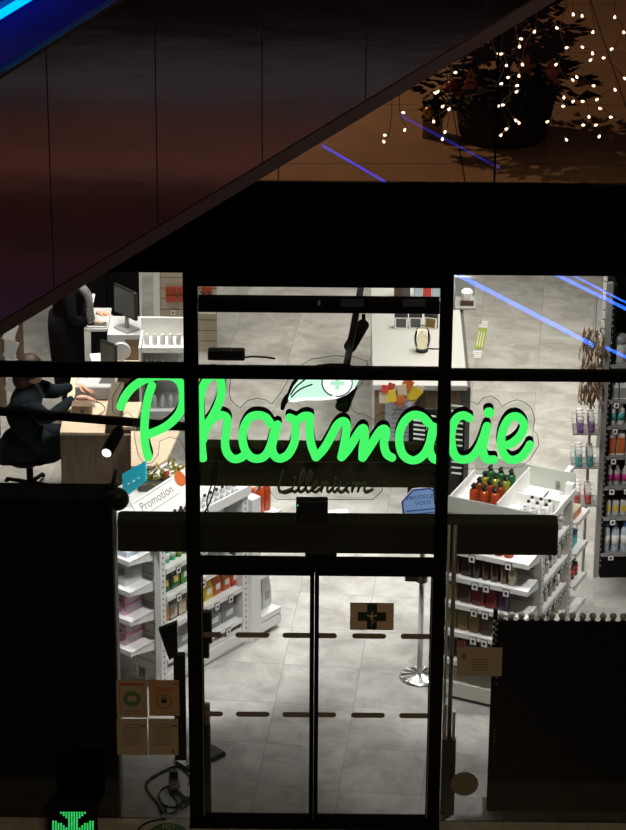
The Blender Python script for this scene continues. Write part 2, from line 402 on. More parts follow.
def disc(mb, x, z, r, y0, y1, n=20, sz=1):
    vs = [(x+r*math.cos(2*PI*k/n), y0, z+sz*r*math.sin(2*PI*k/n)) for k in range(n)]+[(x+r*math.cos(2*PI*k/n), y1, z+sz*r*math.sin(2*PI*k/n)) for k in range(n)]
    mb.add(vs, [tuple(range(n)), tuple(range(2*n-1, n-1, -1))]+[(i, n+i, n+(i+1) % n, (i+1) % n) for i in range(n)])
LET = [('P', [[(151.9,386),(148.3,397),(145.5,413),(144.3,429),(145.1,445),(148.3,457.5)],
              [(120.6,407,4.2),(125,397,4.2),(134,386.5),(147,379),(161,376),(174,377.5),(181.5,386),(183,399),(180,412),(172,422),(162,429),(149,434.5)]]),
       ('h', [[(202.8,458.5),(201.5,445),(201,430),(200,413),(200.5,397),(204.5,384),(212,376),(219.5,378),(221.5,391),(219,403),(213,416),(206,427),(203,438)],
              [(203,440),(206,429),(213,419),(221,415.5),(227,419),(226.5,430),(225,443),(227,453),(233,459),(240,458.5),(246,454)]]),
       ('a', [[(271,425),(266,418),(258,415.5),(250,418),(244,428),(242.5,439),(245,450),(251,457.5),(259,459),(266,455),(271,445),(274,432)],
              [(277.5,425),(275,435),(272,447),(274,455.5),(280,459),(287,456)]]),
       ('r', [[(289.5,418),(297,420.5),(304,416.5),(309,416.5)],
              [(295,421),(295.5,433),(294,444),(288,455),(281,459)],
              [(310,417),(309.5,432),(311.5,446),(316,457.5,4.3)]]),
       ('m', [[(316,457.5,4.3),(324,449),(331,437),(337,426),(343,421.5),(346.5,425),(346,434),(344,446),(341.5,457.5)],
              [(341.5,457.5),(348,450),(355,439),(361,430),(364,429),(365,436),(363,448),(362.5,458)],
              [(362.5,458),(368,450),(375,439),(381,430.5),(385,429.5),(386,434),(384,444),(386.5,454),(392,458)]]),
       ('a', [[(429,424),(422,417),(413,415.5),(405,421.5),(400,432),(399.5,444),(403,455),(411,460.5),(419,459),(426,452),(431,440),(433,431)],
              [(433.5,427),(431,438),(429.5,450),(433,458.5),(439,460.5),(444,459)]]),
       ('c', [[(469.5,418.5),(463.4,415.8),(456.2,419.3),(451.7,431.3),(451.7,444),(454.6,455.3),(461.8,460),(471.4,457.7),(478.5,449),(483.3,438),(486.5,428)]]),
       ('i', [[(487.2,426.5),(484.5,439.3),(483,450.5),(486,459),(494,460)]]),
       ('e', [[(502,446.5),(512,443.5),(521,435),(524,425),(518,417.3),(510,418.5),(503.5,429),(501,443),(503.5,454),(511,460.3),(521,457.5),(528,449),(530,445)]])]
sign = thing('pharmacy_sign', 'large glowing green cursive Pharmacie lettering across the shop front', 'sign', (0, 0, 0))
for nm, strokes in LET:
    f = MB(); bk = MB()
    for st in strokes: ribbon(f, st, YF, YF+.012); ribbon(bk, st, YF+.0121, YF+.088, r=4.25)
    if nm == 'i':
        c = at_y(489, 413, YF); rr = .036; df = MB(); disc(df, c.x, c.z, rr, YF, YF+.012); df.build('letter_dot', 'sign_green', sign); db = MB(); disc(db, c.x, c.z, rr, YF+.0121, YF+.088); db.build('letter_return', 'sign_black', sign)
    l = f.build('letter', 'sign_green', sign, label='green glowing letter %s' % nm)
    bk.build('letter_return', 'sign_black', l)
# clear acrylic plate carrying the letters, with its contour edge
OUT = [(113,412),(112,398),(120,384),(136,370),(160,363),(186,365),(200,371),(212,364),(226,366),(231,378),(229,392),(231,400),(237,405.5),(240,408),(248,400.5),(257,398),(266,400),(272,403.5),(280,394),(288,380),(295,370),(302,365),(311.5,359),(334,355.6),(356,357),(367,361),(368,371),(362,383),(352,396),(351,408),(357,413.5),(363,413.5),(369,417),(373.6,419.3),(377,415),(384,412.4),(393,416),(398,405),(408,401),(419,399.3),(427,402.5),(436,410),(449,407),(458,402),(466,400),(473,402),(477.7,404.5),(483,398),(491,395.7),(499,401),(501.7,406.5),(509,402),(517,399.7),(525,402),(532,409),(535,420),(533,430),(537.6,434.5),(539,445),(531,458.5),(521,467),(500,469),(470,469),(440,469),(400,468),(385,475),(382,491),(373,499.5),(325,499.5),(277,499.5),(270,492),(268,478),(262,468),(235,468),(215,468),(196,468),(190,462),(180,440),(170,437),(160,441),(158,455),(152,463),(144,464),(138,455),(135,440),(133,418),(128,412),(121,416)]
edge = [at_y(x, y, YF+.11) for x, y in OUT]
mat('acrylic_edge', (.10, .105, .10), .3)
MB().tube(edge, .0022, 5, closed=True).build('acrylic_edge', 'acrylic_edge', sign)
import mathutils.geometry as mg
tri = mg.tessellate_polygon([[Vector((p.x, p.z, 0)) for p in edge]])
n = len(edge); vv = [(p.x, YF+.108, p.z) for p in edge]+[(p.x, YF+.114, p.z) for p in edge]
MB().add(vv, [tuple(t_) for t_ in tri]+[tuple(n+i for i in reversed(t_)) for t_ in tri]).build('acrylic_plate', 'acrylic', sign)
# leaf and cross emblem
emb = thing('emblem', 'lit mint green leaf emblem with a white cross disc above the sign', 'emblem')
emitmat('leaf_mint', (.62, 1.0, .78), 1.1); emitmat('disc_white', (.95, 1, .97), 1.15); emitmat('cross_mint', (.50, 1.0, .68), .95)
mat('deep_green', (.0, .12, .02), .5); mat('vein_green', (.0, .10, .015), .6)
def P7(x, y): return (270+x/6.26, 350+y/6.26)
leaf = [P7(*p) for p in [(112,322),(122,290),(145,240),(185,190),(235,155),(300,135),(380,126),(460,128),(530,142),(562,172),(556,200),(530,245),(480,285),(415,312),(320,322),(220,322),(150,334)]]
def flat(mb, pts, y0, y1):
    W = [at_y(x, y, YF) for x, y in pts]; m = len(W); tr = mg.tessellate_polygon([[Vector((p.x, p.z, 0)) for p in W]])
    vs = [(p.x, y0, p.z) for p in W]+[(p.x, y1, p.z) for p in W]
    mb.add(vs, [tuple(t_) for t_ in tr]+[tuple(m+i for i in reversed(t_)) for t_ in tr]+[(i, (i+1) % m, m+(i+1) % m, m+i) for i in range(m)])
L1 = MB(); flat(L1, leaf, YF+.02, YF+.03); lf = L1.build('leaf', 'leaf_mint', emb)
L2 = MB(); flat(L2, [(337+(x-337)*1.03, 381+(y-381)*1.03-.6) for x, y in leaf], YF+.032, YF+.10); L2.build('leaf_return', 'sign_black', lf)
wb = MB(); flat(wb, [P7(*p) for p in [(112,330),(180,306),(300,300),(400,296),(480,270),(530,235),(552,205),(530,247),(480,287),(415,314),(320,323),(220,323),(150,335)]], YF+.0175, YF+.0199); wb.build('leaf_lower_edge', 'disc_white', lf)
vn = MB()
for st in ([(130,285),(160,240),(200,205),(225,185)], [(135,300),(165,270),(205,243),(262,222)]): ribbon(vn, [P7(*p) for p in st], YF+.014, YF+.0174, r=.75)
vn.build('vein', 'vein_green', lf)
dc = MB(); c = at_y(337.2, 383, YF); disc(dc, c.x, c.z, .099, YF+.008, YF+.0139, 32, .97); dd = dc.build('disc', 'disc_white', emb)
rg = MB(); ribbon(rg, [(337.2+15.2*math.cos(a_), 383+13.8*math.sin(a_)) for a_ in [PI*.62+PI*.62*k/10 for k in range(11)]], YF+.003, YF+.0079, r=.65); rg.build('ring', 'vein_green', dd)
rk = MB(); ribbon(rk, [(337.2+15*math.cos(a_), 383+13.8*math.sin(a_)) for a_ in [-PI*.2+PI*.72*k/10 for k in range(11)]], YF+.003, YF+.0079, r=.5); rk.build('ring', 'sign_black', dd)
cx = MB(); q = at_y(337.3, 383.5, YF)
cx.box(q.x-.013, q.x+.013, YF+.003, YF+.0079, q.z-.045, q.z+.045).box(q.x-.045, q.x-.013, YF+.003, YF+.0079, q.z-.012, q.z+.012).box(q.x+.013, q.x+.045, YF+.003, YF+.0079, q.z-.012, q.z+.012)
cx.build('cross', 'cross_mint', dd)
sm = MB(); ribbon(sm, [P7(*p) for p in [(78,378),(88,350),(108,322)]], YF+.03, YF+.10, r=2.0); sm.build('stem', 'sign_black', emb)
sm = MB(); ribbon(sm, [P7(*p) for p in [(425,310),(470,290),(515,262)]], YF+.02, YF+.09, r=3.2); sm.build('stem', 'sign_black', emb)
# small script name
ls = thing('shop_name_sign', 'small black cursive Lillenium name under the green lettering', 'sign')
mat('script_black', (.20, .20, .17), .6, 0, .2)
LL = [[(108,65),(97,105),(90,145),(97,163),(120,163),(148,152)],
      [(165,118),(155,150),(165,165),(180,155)],
      [(180,155),(205,105),(215,70),(205,62),(192,100),(186,150),(197,165),(215,152)],
      [(215,152),(240,105),(250,75),(240,66),(226,100),(222,150),(232,165),(247,155)],
      [(247,150),(270,140),(276,125),(264,118),(252,135),(252,155),(268,165),(288,150)],
      [(300,118),(294,163),(302,138),(318,121),(328,128),(322,155),(332,165),(345,152)],
      [(360,120),(351,152),(361,165),(372,152)],
      [(388,120),(378,150),(388,165),(408,155),(424,120),(416,152),(426,165)],
      [(450,120),(442,163),(452,138),(470,121),(478,130),(471,163),(480,138),(500,121),(508,130),(502,155),(514,165),(542,152)]]
for k, st in enumerate(LL):
    m_ = MB(); ribbon(m_, [(260+x/4.815, 460+y/4.815) for x, y in st], YF+.02, YF+.05, 4, r=.95)
    if k in (1, 6): c = at_y(260+(st[0][0]+4)/4.815, 460+98/4.815, YF); dm = MB(); disc(dm, c.x, c.z, .008, YF+.02, YF+.05, 8); dm.build('letter_dot', 'script_black', ls)
    m_.build('letter', 'script_black', ls)

# ================================================================ PRODUCTS
def colmat(name, c, rough=.35, **k): return mat(name, c, rough, **k).name
COLS = dict(amber=(.20,.035,.008), orange=(.60,.14,.03), deep_red=(.20,.015,.012), red=(.62,.04,.03), violet=(.06,.02,.07), brown=(.07,.03,.012),
    dark_brown=(.035,.014,.008), olive=(.24,.22,.02), yellow_green=(.20,.22,.025), khaki=(.20,.14,.05), green=(.012,.10,.02), leaf_green=(.08,.30,.04),
    black=(.012,.012,.012), white=(.80,.80,.78), pink=(.78,.30,.52), pale_pink=(.70,.58,.68), blue=(.05,.16,.45), pale_blue=(.50,.62,.72),
    teal=(.05,.42,.42), yellow=(.75,.55,.04), grey=(.30,.30,.30), pale_grey=(.55,.56,.56), magenta=(.62,.03,.28), cream=(.62,.55,.40), orange_red=(.42,.055,.012),
    dark_grey=(.08,.08,.08), purple=(.30,.10,.42), mid_green=(.06,.55,.22))
def cm(c, rough=.35):
    if c == 'chrome_cap': return 'chrome'
    return colmat('plastic_'+c, COLS[c], rough)
mat('glass_amber', (.5, .12, .02), .1)
def make(kind, c, w=.06, h=.18, d=None, cap='black', label='white', d2=None):
    """returns list of (part name, MB, material, sub-parts)"""
    d = d or w; r = w/2; P = []
    if kind == 'pump':
        b = MB().lathe([(r*.9, 0), (r, .006), (r, h*.72), (r*.8, h*.78), (r*.34, h*.82), (r*.34, h*.84)], 12)
        P.append(('bottle_body', b, cm(c, .2), []))
        q = MB().lathe([(r*.58, h*.82), (r*.55, h*.90), (r*.25, h*.91), (r*.25, h*.96)], 8); q.box(-r*1.2, r*.35, -r*.32, r*.32, h*.945, h*1.01)
        P.append(('pump_head', q, cm(cap), []))
        if label: P.append(('paper_label', MB().lathe([(r*1.01, h*.2), (r*1.01, h*.55)], 12), cm(label), []))
    elif kind == 'bottle':
        b = MB().lathe([(r*.9, 0), (r, .006), (r, h*.70), (r*.85, h*.78), (r*.42, h*.85), (r*.42, h*.87)], 12)
        P.append(('bottle_body', b, cm(c, .2), [])); P.append(('cap', MB().lathe([(r*.5, h*.86), (r*.5, h*.99), (r*.4, h)], 10), cm(cap), []))
        if label: P.append(('paper_label', MB().lathe([(r*1.01, h*.22), (r*1.01, h*.58)], 12), cm(label), []))
    elif kind == 'flask':
        b = MB().rbox(-w/2, w/2, -d/2, d/2, 0, h*.9, min(w, d)*.22); P.append(('bottle_body', b, cm(c, .15), []))
        P.append(('cap', MB().lathe([(r*.5, h*.89), (r*.5, h)], 10), cm(cap), []))
        if label: P.append(('paper_label', MB().box(-w*.36, w*.36, -d/2-.001, -d/2+.002, h*.25, h*.62), cm(label), []))
    elif kind == 'ballcap':
        P.append(('bottle_body', MB().lathe([(r*.9, 0), (r, .006), (r, h*.66), (r*.5, h*.74)], 12), cm(c, .2), [])); P.append(('cap', MB().ball((0, 0, h-r), r*1.05, 12), cm(cap), []))
    elif kind == 'jar':
        P.append(('jar_body', MB().lathe([(r*.92, 0), (r, .004), (r, h*.7), (r*.9, h*.74)], 14), cm(c, .2), []))
        P.append(('lid', MB().lathe([(r*1.02, h*.72), (r*1.02, h*.97), (r*.95, h)], 14), cm(cap), []))
    elif kind == 'box':
        P.append(('carton', MB().box(-w/2, w/2, -d/2, d/2, 0, h), cm(c, .5), []))
        if label: P.append(('printed_panel', MB().box(-w*.47, w*.47, -d/2-.0012, -d/2, h*.08, h*.80).box(-w/2-.0012, -w/2, -d*.47, d*.47, h*.08, h*.80).box(w/2, w/2+.0012, -d*.47, d*.47, h*.08, h*.80), cm(label, .5), []))
        if d2: P.append(('printed_mark', MB().add([(w*.2+.16*w*math.cos(2*PI*k/10), -d/2-.0024, h*.42+.16*h*math.sin(2*PI*k/10)) for k in range(10)], [tuple(range(10))]), cm(d2, .5), []))
    elif kind == 'pack':
        n = 7; vs = []; fs = []
        prof = [(0, 1), (.12, 1.0), (.5, 1.04), (.85, .96), (1, .9)]; th = [.8, 1, .95, .5, .08]
        b = MB()
        for (z, ww), t_ in zip(prof, th):
            vs += [(-w/2*ww, -d/2*t_, z*h), (w/2*ww, -d/2*t_, z*h), (w/2*ww, d/2*t_, z*h), (-w/2*ww, d/2*t_, z*h)]
        for k in range(4):
            for i in range(4): j = (i+1) % 4; fs.append((k*4+i, k*4+j, k*4+4+j, k*4+4+i))
        fs += [(3, 2, 1, 0), (16, 17, 18, 19)]; b.add(vs, fs); P.append(('pouch', b, cm(c, .3), []))
        if label: P.append(('printed_panel', MB().box(-w*.26, w*.26, -d/2-.003, -d/2, h*.30, h*.58), cm(label, .4), []))
    elif kind == 'tubes':
        P.append(('tube_body', MB().lathe([(r*.95, h*.2), (r, h*.35), (r*.9, h*.8)], 10).box(-r*1.05, r*1.05, -.003, .003, h*.8, h), cm(c, .3), [])); P.append(('cap', MB().lathe([(r*.6, 0), (r*.75, h*.2)], 10), cm(cap), []))
    return P
PROTO = {}
def product(name, kind, c, loc, text, cat, group, rotz=0, **k):
    key = (kind, c, tuple(sorted(k.items())), name)
    if key not in PROTO:
        root = thing(name, text, cat, loc, rotz, group)
        for nm, mb, m_, sub in make(kind, c, **k): mb.build(nm, m_, root)
        PROTO[key] = root; return root
    return dup(PROTO[key], loc, rotz, text, group)

# ================================================================ GONDOLAS
class Gond:
    """local frame: x = along the unit going back (u), y = leftwards (v), origin = near right corner of the spine"""
    def __init__(s, C, ang):
        s.C = Vector((*C, 0)); s.a = ang; s.u = Vector((math.cos(ang), math.sin(ang), 0)); s.v = Vector((-math.sin(ang), math.cos(ang), 0))
    def w(s, x, y, z=0): return s.C + s.u*x + s.v*y + Vector((0, 0, z))
def price_tag(parent, x, y, z, face, size=.046):
    """face 'e' looks along -x (end), 's' looks along -y (side)"""
    m_ = MB()
    for k, (e, dp) in enumerate(((.62, .0), (.5, .003), (.22, .0045))):
        m_.m(0 if k == 1 else 1)
        if face == 'e': m_.box(x-.003-dp, x-dp, y-size*e, y+size*e, z-size*e*1.15, z+size*e*1.15)
        else: m_.box(x-size*e, x+size*e, y-.003-dp, y-dp, z-size*e*1.15, z+size*e*1.15)
    m_.build('price_tag', ['white_plastic', 'soft_black'], parent)
def tag_holes(parent, lst, face): pass
def slat_panel(mb_p, mb_s, axis, a0, a1, p, z0, z1, step, d=.012):
    """cream panel with dark grooves"""
    if axis == 'y': mb_p.box(p, p+d, a0, a1, z0, z1)
    else: mb_p.box(a0, a1, p, p+d, z0, z1)
    z = z0+step; mb_s.m(1)
    while z < z1:
        if axis == 'y': mb_s.box(p-.0015, p, a0, a1, z, z+.006)
        else: mb_s.box(a0, a1, p-.0015, p, z, z+.006)
        z += step

# ---- left gondola
G = Gond((-1.19, 1.85), math.radians(51))
lg = thing('shelving_gondola', 'white shelving gondola with pink cartons on its end, left of the sliding doors', 'shelving', tuple(G.C), G.a)
HT = 1.34; LEN = .95; WID = .80
def zc(py, px=164): return at_y(px, py, 1.85).z
p_ = MB(); slat_panel(p_, p_, 'y', .05, WID, .0, .12, HT, .085)
p_.build('end_panel', ['cream_panel', 'slot_dark'], lg)
p_ = MB(); slat_panel(p_, p_, 'x', .05, LEN, .20, .12, HT, .085); p_.build('side_panel', ['cream_panel', 'slot_dark'], lg)
MB().box(.03, LEN, .3, WID, .0, HT-.02).build('core', 'white_steel', lg)
hs = MB().box(-.02, .04, -.01, .05, 0, HT).m(1); [hs.box(.005, .015, -.0115, -.01, z/100, z/100+.018) for z in range(8, 128, 5)]; hs.build('upright', ['white_steel', 'slot_dark'], lg)
hs = MB().box(LEN-.02, LEN+.05, -.01, .06, 0, HT+.02).m(1); [hs.box(LEN+.012, LEN+.022, -.0115, -.01, z/100, z/100+.018) for z in range(8, 130, 5)]; hs.build('upright', ['white_steel', 'slot_dark'], lg)
MB().box(.04, LEN-.02, .0, .22, 0, .16).box(.04, LEN-.02, -.012, .0, .03, .12).build('plinth', 'white_steel', lg)
# end shelves
ED = .27
EZ = [1.19, .93, .68, .42]
def endshelf(parent, z, x0, x1, y0, y1, lip=.035, label=None):
    T = MB(); T.box(x0, x1, y0, y1, z-.012, z).box(x0-.012, x0, y0, y1, z-lip, z+.006)
    for y in (y0, y1-.004):
        T.add([(x1, y, z-.085), (x0, y, z-.03), (x0, y, z), (x1, y, z), (x1, y+.004, z-.085), (x0, y+.004, z-.03), (x0, y+.004, z), (x1, y+.004, z)], [(0,1,2,3),(7,6,5,4),(0,4,5,1),(2,6,7,3),(1,5,6,2),(3,7,4,0)])
    return T.build('shelf', 'white_steel', parent)
for z in EZ: endshelf(lg, z, -ED, 0, .06, WID)
# side shelves
SZ = [zc(573)+.0, zc(601), zc(631), zc(665)+.02]
SD = .20
def sideshelf(parent, z, x0, x1, y0=0.20, dep=SD, tags=()):
    o = MB().box(x0, x1, y0-dep, y0, z-.012, z).box(x0, x1, y0-dep-.012, y0-dep, z-.03, z+.012).build('shelf', 'white_steel', parent)
    for x in tags: price_tag(o, x, y0-dep-.012, z-.042, 's')
    if tags: tag_holes(o, [(x, y0-dep-.012, z-.03) for x in tags], 's')
    return o
for k, z in enumerate(SZ): sideshelf(lg, z, .05, LEN-.03, tags=(.14, .30, .47, .62, .78) if k in (2,) else (.18, .46, .75))
# promo bin on top
MB().box(-.04, LEN+.04, -.05, WID, HT-.02, HT).box(-.04, LEN+.04, -.05, -.035, HT, HT+.06).box(-.04, -.025, -.05, WID, HT, HT+.07).build('top_tray', 'white_steel', lg)
# header board with writing, standing on top of the gondola
hb = thing('promotion_header', 'white sloping header board reading Promotion on top of the left shelving', 'header board', (0, 0, 0))
a, b = at_z(131, 503, HT+.28), at_z(189, 466, HT+.28)
dv = (b-a).normalized(); a2 = a; LENH = (b-a).length+.12; ang = math.atan2(dv.y, dv.x)
hb.location = (a2.x, a2.y, 0); hb.rotation_euler.z = ang
hz1 = HT+.28; slope = .17
MB().add([(0, 0, hz1), (LENH, 0, hz1), (LENH, -slope, hz1-.26), (0, -slope, hz1-.26), (0, .008, hz1), (LENH, .008, hz1), (LENH, -slope+.008, hz1-.26), (0, -slope+.008, hz1-.26)],
         [(3,2,1,0), (4,5,6,7), (0,1,5,4), (2,3,7,6), (1,2,6,5), (0,4,7,3)]).build('board', 'white_panel', hb)
# local plane of the board face
e1 = Vector((1, 0, 0)); e2 = Vector((0, slope, .26)).normalized(); nn = e1.cross(e2); TB = Matrix((e1, e2, nn)).transposed().to_4x4(); TB.translation = Vector((.27, -slope*.24, hz1-.26*.24)) + nn*.0015
vs, fs = text_mesh('Promotion', .095); mat('print_grey', (.16, .16, .16), .6)
MB().add([TB @ v for v in vs], fs).build('writing', 'print_grey', hb)
MB().box(-.25, .25, .058, .062, 0, .001, TB).box(-.25, .25, -.062, -.058, 0, .001, TB).build('rule', 'print_grey', hb)
gx = Matrix.Translation(Vector((.62-.08, 0, 0)))
MB().lathe([(.06, 0), (.06, .003)], 18, T=TB @ Matrix.Translation((.33, .03, 0))).build('badge', cm('orange'), hb)

NUMG = 0
def gp(G_, x, y, z, jr=0): p = G_.w(x, y, z); return (p.x, p.y, p.z)
# pink cartons on the end shelves
rows = ['top', 'second', 'third', 'bottom']
for k, z in enumerate(EZ):
    if k == 0:
        product('carton', 'box', 'white', gp(G, -.13, .27, z), 'flat white carton with blue print on the top end shelf of the left gondola', 'carton', 'cartons on the left gondola end', G.a-PI/2, w=.30, h=.05, d=.22, label='pale_blue')
    elif k == 1:
        for j in range(2):
            product('carton', 'box', 'pale_blue' if j == 0 else 'pink', gp(G, -.13, .27+.24*j, z), ['pale blue and white carton with pink edge under the flat white carton', 'pink carton behind the pale blue carton on the second end shelf'][j], 'carton', 'cartons on the left gondola end', G.a-PI/2, w=.22, h=.155, d=.19, label='pale_grey' if j == 0 else 'white')
    else:
        for j in range(2):
            for l in range(2):
                product('carton', 'box', 'pink', gp(G, -.13, .27+.23*j, z+.085*l), 'pink and white carton, %s, %s, on the %s end shelf' % (['lower', 'upper'][l], ['in front', 'behind, further left'][j], rows[k]), 'carton', 'cartons on the left gondola end', G.a-PI/2, w=.20, h=.082, d=.19, label='pale_pink', d2='magenta')
# side products
def row(G_, z, x0, specs, y, group, where, face=0):
    x = x0
    for n_, (nm, kind, c, w_, h_, cap, lab, desc, cat) in enumerate(specs):
        p = G_.w(x+w_/2, y, z)
        kw = dict(w=w_, h=h_, cap=cap, label=lab)
        if kind in ('pack', 'box', 'flask'): kw['d'] = min(w_*.7, .08)
        product(nm, kind, c, tuple(p), '%s, %s from near end, %s' % (desc, ORD[n_], where), cat, group, G_.a+face, **kw)
        x += w_+.014
row(G, SZ[0], .06, [('bottle', 'bottle', c, .055, .15, 'white', l, d_, 'bottle') for c, l, d_ in [('mid_green','white','bright green bottle with white label')]*3+[('leaf_green','yellow','leaf green bottle with yellow label')]*2+[('pale_grey','white','pale grey bottle')]*4+[('orange','white','orange bottle')]*2+[('white','teal','white bottle with teal label')]*1], +.09, 'bottles on the top side shelf of the left gondola', 'top side shelf, left gondola')
row(G, SZ[1], .06, [('pouch', 'pack', c, .10, .19, 'white', l, d_, 'pouch') for c, l, d_ in [('green','yellow','green pouch with yellow label')]*2+[('leaf_green','white','leaf green pouch')]+[('pale_grey','white','pale grey pouch')]*4], +.09, 'pouches on the middle side shelf of the left gondola', 'second side shelf, left gondola')
row(G, SZ[2], .06, [('carton', 'box', c, .085, .16, 'white', l, d_, 'carton') for c, l, d_ in [('white','orange','white carton with orange mark')]+[('dark_grey','cream','dark grey carton')]*2]+[('pouch', 'pack', 'yellow', .09, .17, 'white', 'white', 'golden yellow pouch', 'pouch')]*3+[('pouch', 'pack', 'orange', .09, .17, 'white', 'white', 'orange pouch', 'pouch')]*2+[('pouch', 'pack', 'red', .09, .17, 'white', 'white', 'red pouch', 'pouch')], +.09, 'packs on the lower side shelf of the left gondola', 'third side shelf, left gondola')
row(G, SZ[3]-.0, .06, [('pouch', 'pack', 'grey', .16, .17, 'white', 'white', 'clear grey pouch of white rolls', 'pouch')]*5, +.09, 'clear pouches on the bottom side shelf of the left gondola', 'bottom side shelf, left gondola')
# small white and black capped flasks lining the top tray
for k in range(12):
    p = G.w(.12+.068*k, .02, HT); product('bottle', 'bottle', 'dark_brown' if k < 5 else 'pale_grey', tuple(p), '%s black capped bottle in the row under the Promotion header, from the near end' % ORD[k], 'bottle', 'black capped bottles under the Promotion header', w=.05, h=.13, cap='black', label='cream' if k < 4 else 'white')
# second bay beyond
G2 = Gond(tuple(G.w(LEN+.05, -.03).xy), G.a)
l2 = thing('shelving_gondola', 'short white shelving bay with orange packs beyond the left gondola', 'shelving', tuple(G2.C), G2.a)
MB().box(0, .10, -.02, .7, 0, 1.26).build('upright', 'white_steel', l2)
MB().box(.10, .36, .2, .7, .0, 1.2).build('back_panel', 'cream_panel', l2)
MB().box(.10, .36, 0, .2, .03, .16).box(.10, .36, -.012, 0, .05, .12).build('plinth', 'white_steel', l2)
for k, z in enumerate((.17, .55, 1.03)): sideshelf(l2, z, .10, .36, dep=.20)
for k in range(2): product('pouch', 'pack', 'pale_grey', gp(G2, .17+.12*k, .10, .17), 'tall grey pouch on the bottom shelf of the short white bay, %s one' % ['near', 'far'][k], 'pouch', 'grey pouches in the short bay', G2.a, w=.10, h=.26, cap='white', label='grey', d=.05)
for k in range(3): product('bottle', 'bottle', 'orange_red', gp(G2, .15+.08*k, .10, 1.03), '%s orange bottle from the near end on the short white bay' % ORD[k], 'bottle', 'orange bottles on the short bay', w=.07, h=.25, cap='orange', label=None)

# ---- right gondola
Q = Gond((1.66, 1.74), math.radians(66))
rg = thing('shelving_gondola', 'white shelving gondola filled with brown and red bottles, right of the doors', 'shelving', tuple(Q.C), Q.a)
HR = 1.47; RL = .62; RW = .78
def zr(py): return at_y(528, py, 1.47).z
p_ = MB(); slat_panel(p_, p_, 'y', .0, RW, .0, .1, HR, .085); p_.build('end_panel', ['cream_panel', 'slot_dark'], rg)
p_ = MB(); slat_panel(p_, p_, 'x', .0, RL, .17, .1, HR, .12); p_.build('side_panel', ['cream_panel', 'slot_dark'], rg)
MB().box(.03, RL, .19, RW, .1, HR-.02).build('core', 'white_steel', rg)
for x in (-.02, RL-.02):
    hs = MB().box(x, x+.05, -.02, .04, 0, HR+.10).m(1); [hs.box(x+.02, x+.03, -.0215, -.02, z/100, z/100+.018) for z in range(8, 132, 5)]; hs.build('upright', ['white_steel', 'slot_dark'], rg)
up = MB().box(-.02, .05, RW-.02, RW+.03, 0, HR+.02).build('upright', 'white_steel', rg)
RE = .25
MB().box(-RE, 0, 0, RW, .03, .15).build('plinth', 'cream_panel', rg)
RZ = [zr(568), zr(595), zr(622), zr(650), zr(679)]
for z in RZ:
    o = endshelf(rg, z, -RE, 0, .0, RW)
    ys = [.66, .42, .33, .17][:4] if z != RZ[0] else [.45, .16]
    for y in ys: price_tag(o, -RE-.012, y, z-.040, 'e')
    tag_holes(o, [(-RE-.012, y, z-.025) for y in ys], 'e')
RS = [HR-.25, HR-.50, HR-.74, HR-.98, HR-1.20]
for z in RS:
    o = sideshelf(rg, z, .04, RL-.03, y0=.17, dep=.17)
    xs = [.09+.115*k for k in range(5)]
    for x in xs: price_tag(o, x, -.012, z-.045, 's', .042)
    tag_holes(o, [(x, -.202, z-.03) for x in xs], 's')
# bottles on the end: (colour, width, height, kind)
EB = [[('khaki', .07, .17, 'flask', 'khaki green')]*3+[('amber', .07, .17, 'flask', 'amber')]*1+[('orange_red', .075, .19, 'bottle', 'orange')]*4,
      [('brown', .095, .20, 'flask', 'wide reddish brown'), ('dark_brown', .09, .20, 'flask', 'wide dark brown'), ('dark_brown', .09, .21, 'flask', 'wide blackish brown'), ('dark_brown', .07, .22, 'bottle', 'slim dark'), ('brown', .065, .21, 'bottle', 'slim brown'), ('brown', .075, .22, 'bottle', 'brown round'), ('khaki', .062, .22, 'bottle', 'khaki'), ('cream', .062, .22, 'bottle', 'cream labelled')],
      [('olive', .08, .20, 'flask', 'olive yellow'), ('khaki', .10, .21, 'flask', 'khaki labelled'), ('brown', .10, .21, 'flask', 'brown'), ('deep_red', .10, .21, 'flask', 'dark red'), ('deep_red', .10, .21, 'flask', 'deep red'), ('violet', .085, .19, 'flask', 'dark violet')],
      [('yellow_green', .07, .18, 'flask', 'yellow green'), ('olive', .10, .19, 'flask', 'olive'), ('khaki', .09, .19, 'flask', 'khaki'), ('khaki', .09, .19, 'flask', 'tan'), ('brown', .09, .19, 'flask', 'brown')],
      [('orange_red', .085, .20, 'pump', 'bright orange pump'), ('brown', .085, .19, 'pump', 'brown pump'), ('amber', .085, .19, 'flask', 'amber'), ('brown', .085, .19, 'flask', 'brown'), ('brown', .085, .19, 'flask', 'dark brown')]]
SH = ['topmost', 'second', 'third', 'fourth', 'lowest']
for k, (z, lst) in enumerate(zip(RZ, EB)):
    y = RW-.02
    for n_, (c, w_, h_, kd, ds) in enumerate(lst):
        p = Q.w(-RE+.07, y-w_/2, z)
        lb = 'yellow' if (c == 'khaki' and 'label' in ds) else ('cream' if 'cream' in ds else None)
        kw = dict(w=w_, h=h_, cap='dark_grey' if kd != 'bottle' else 'pale_grey', label=lb)
        if kd == 'flask': kw['d'] = .06
        product('bottle', kd, c, tuple(p), '%s bottle, %s from the left on the %s end shelf, right gondola' % (ds, ORD[n_], SH[k]), 'bottle', 'bottles on the %s end shelf of the right gondola' % SH[k], Q.a-PI/2, **kw)
        y -= w_+.004
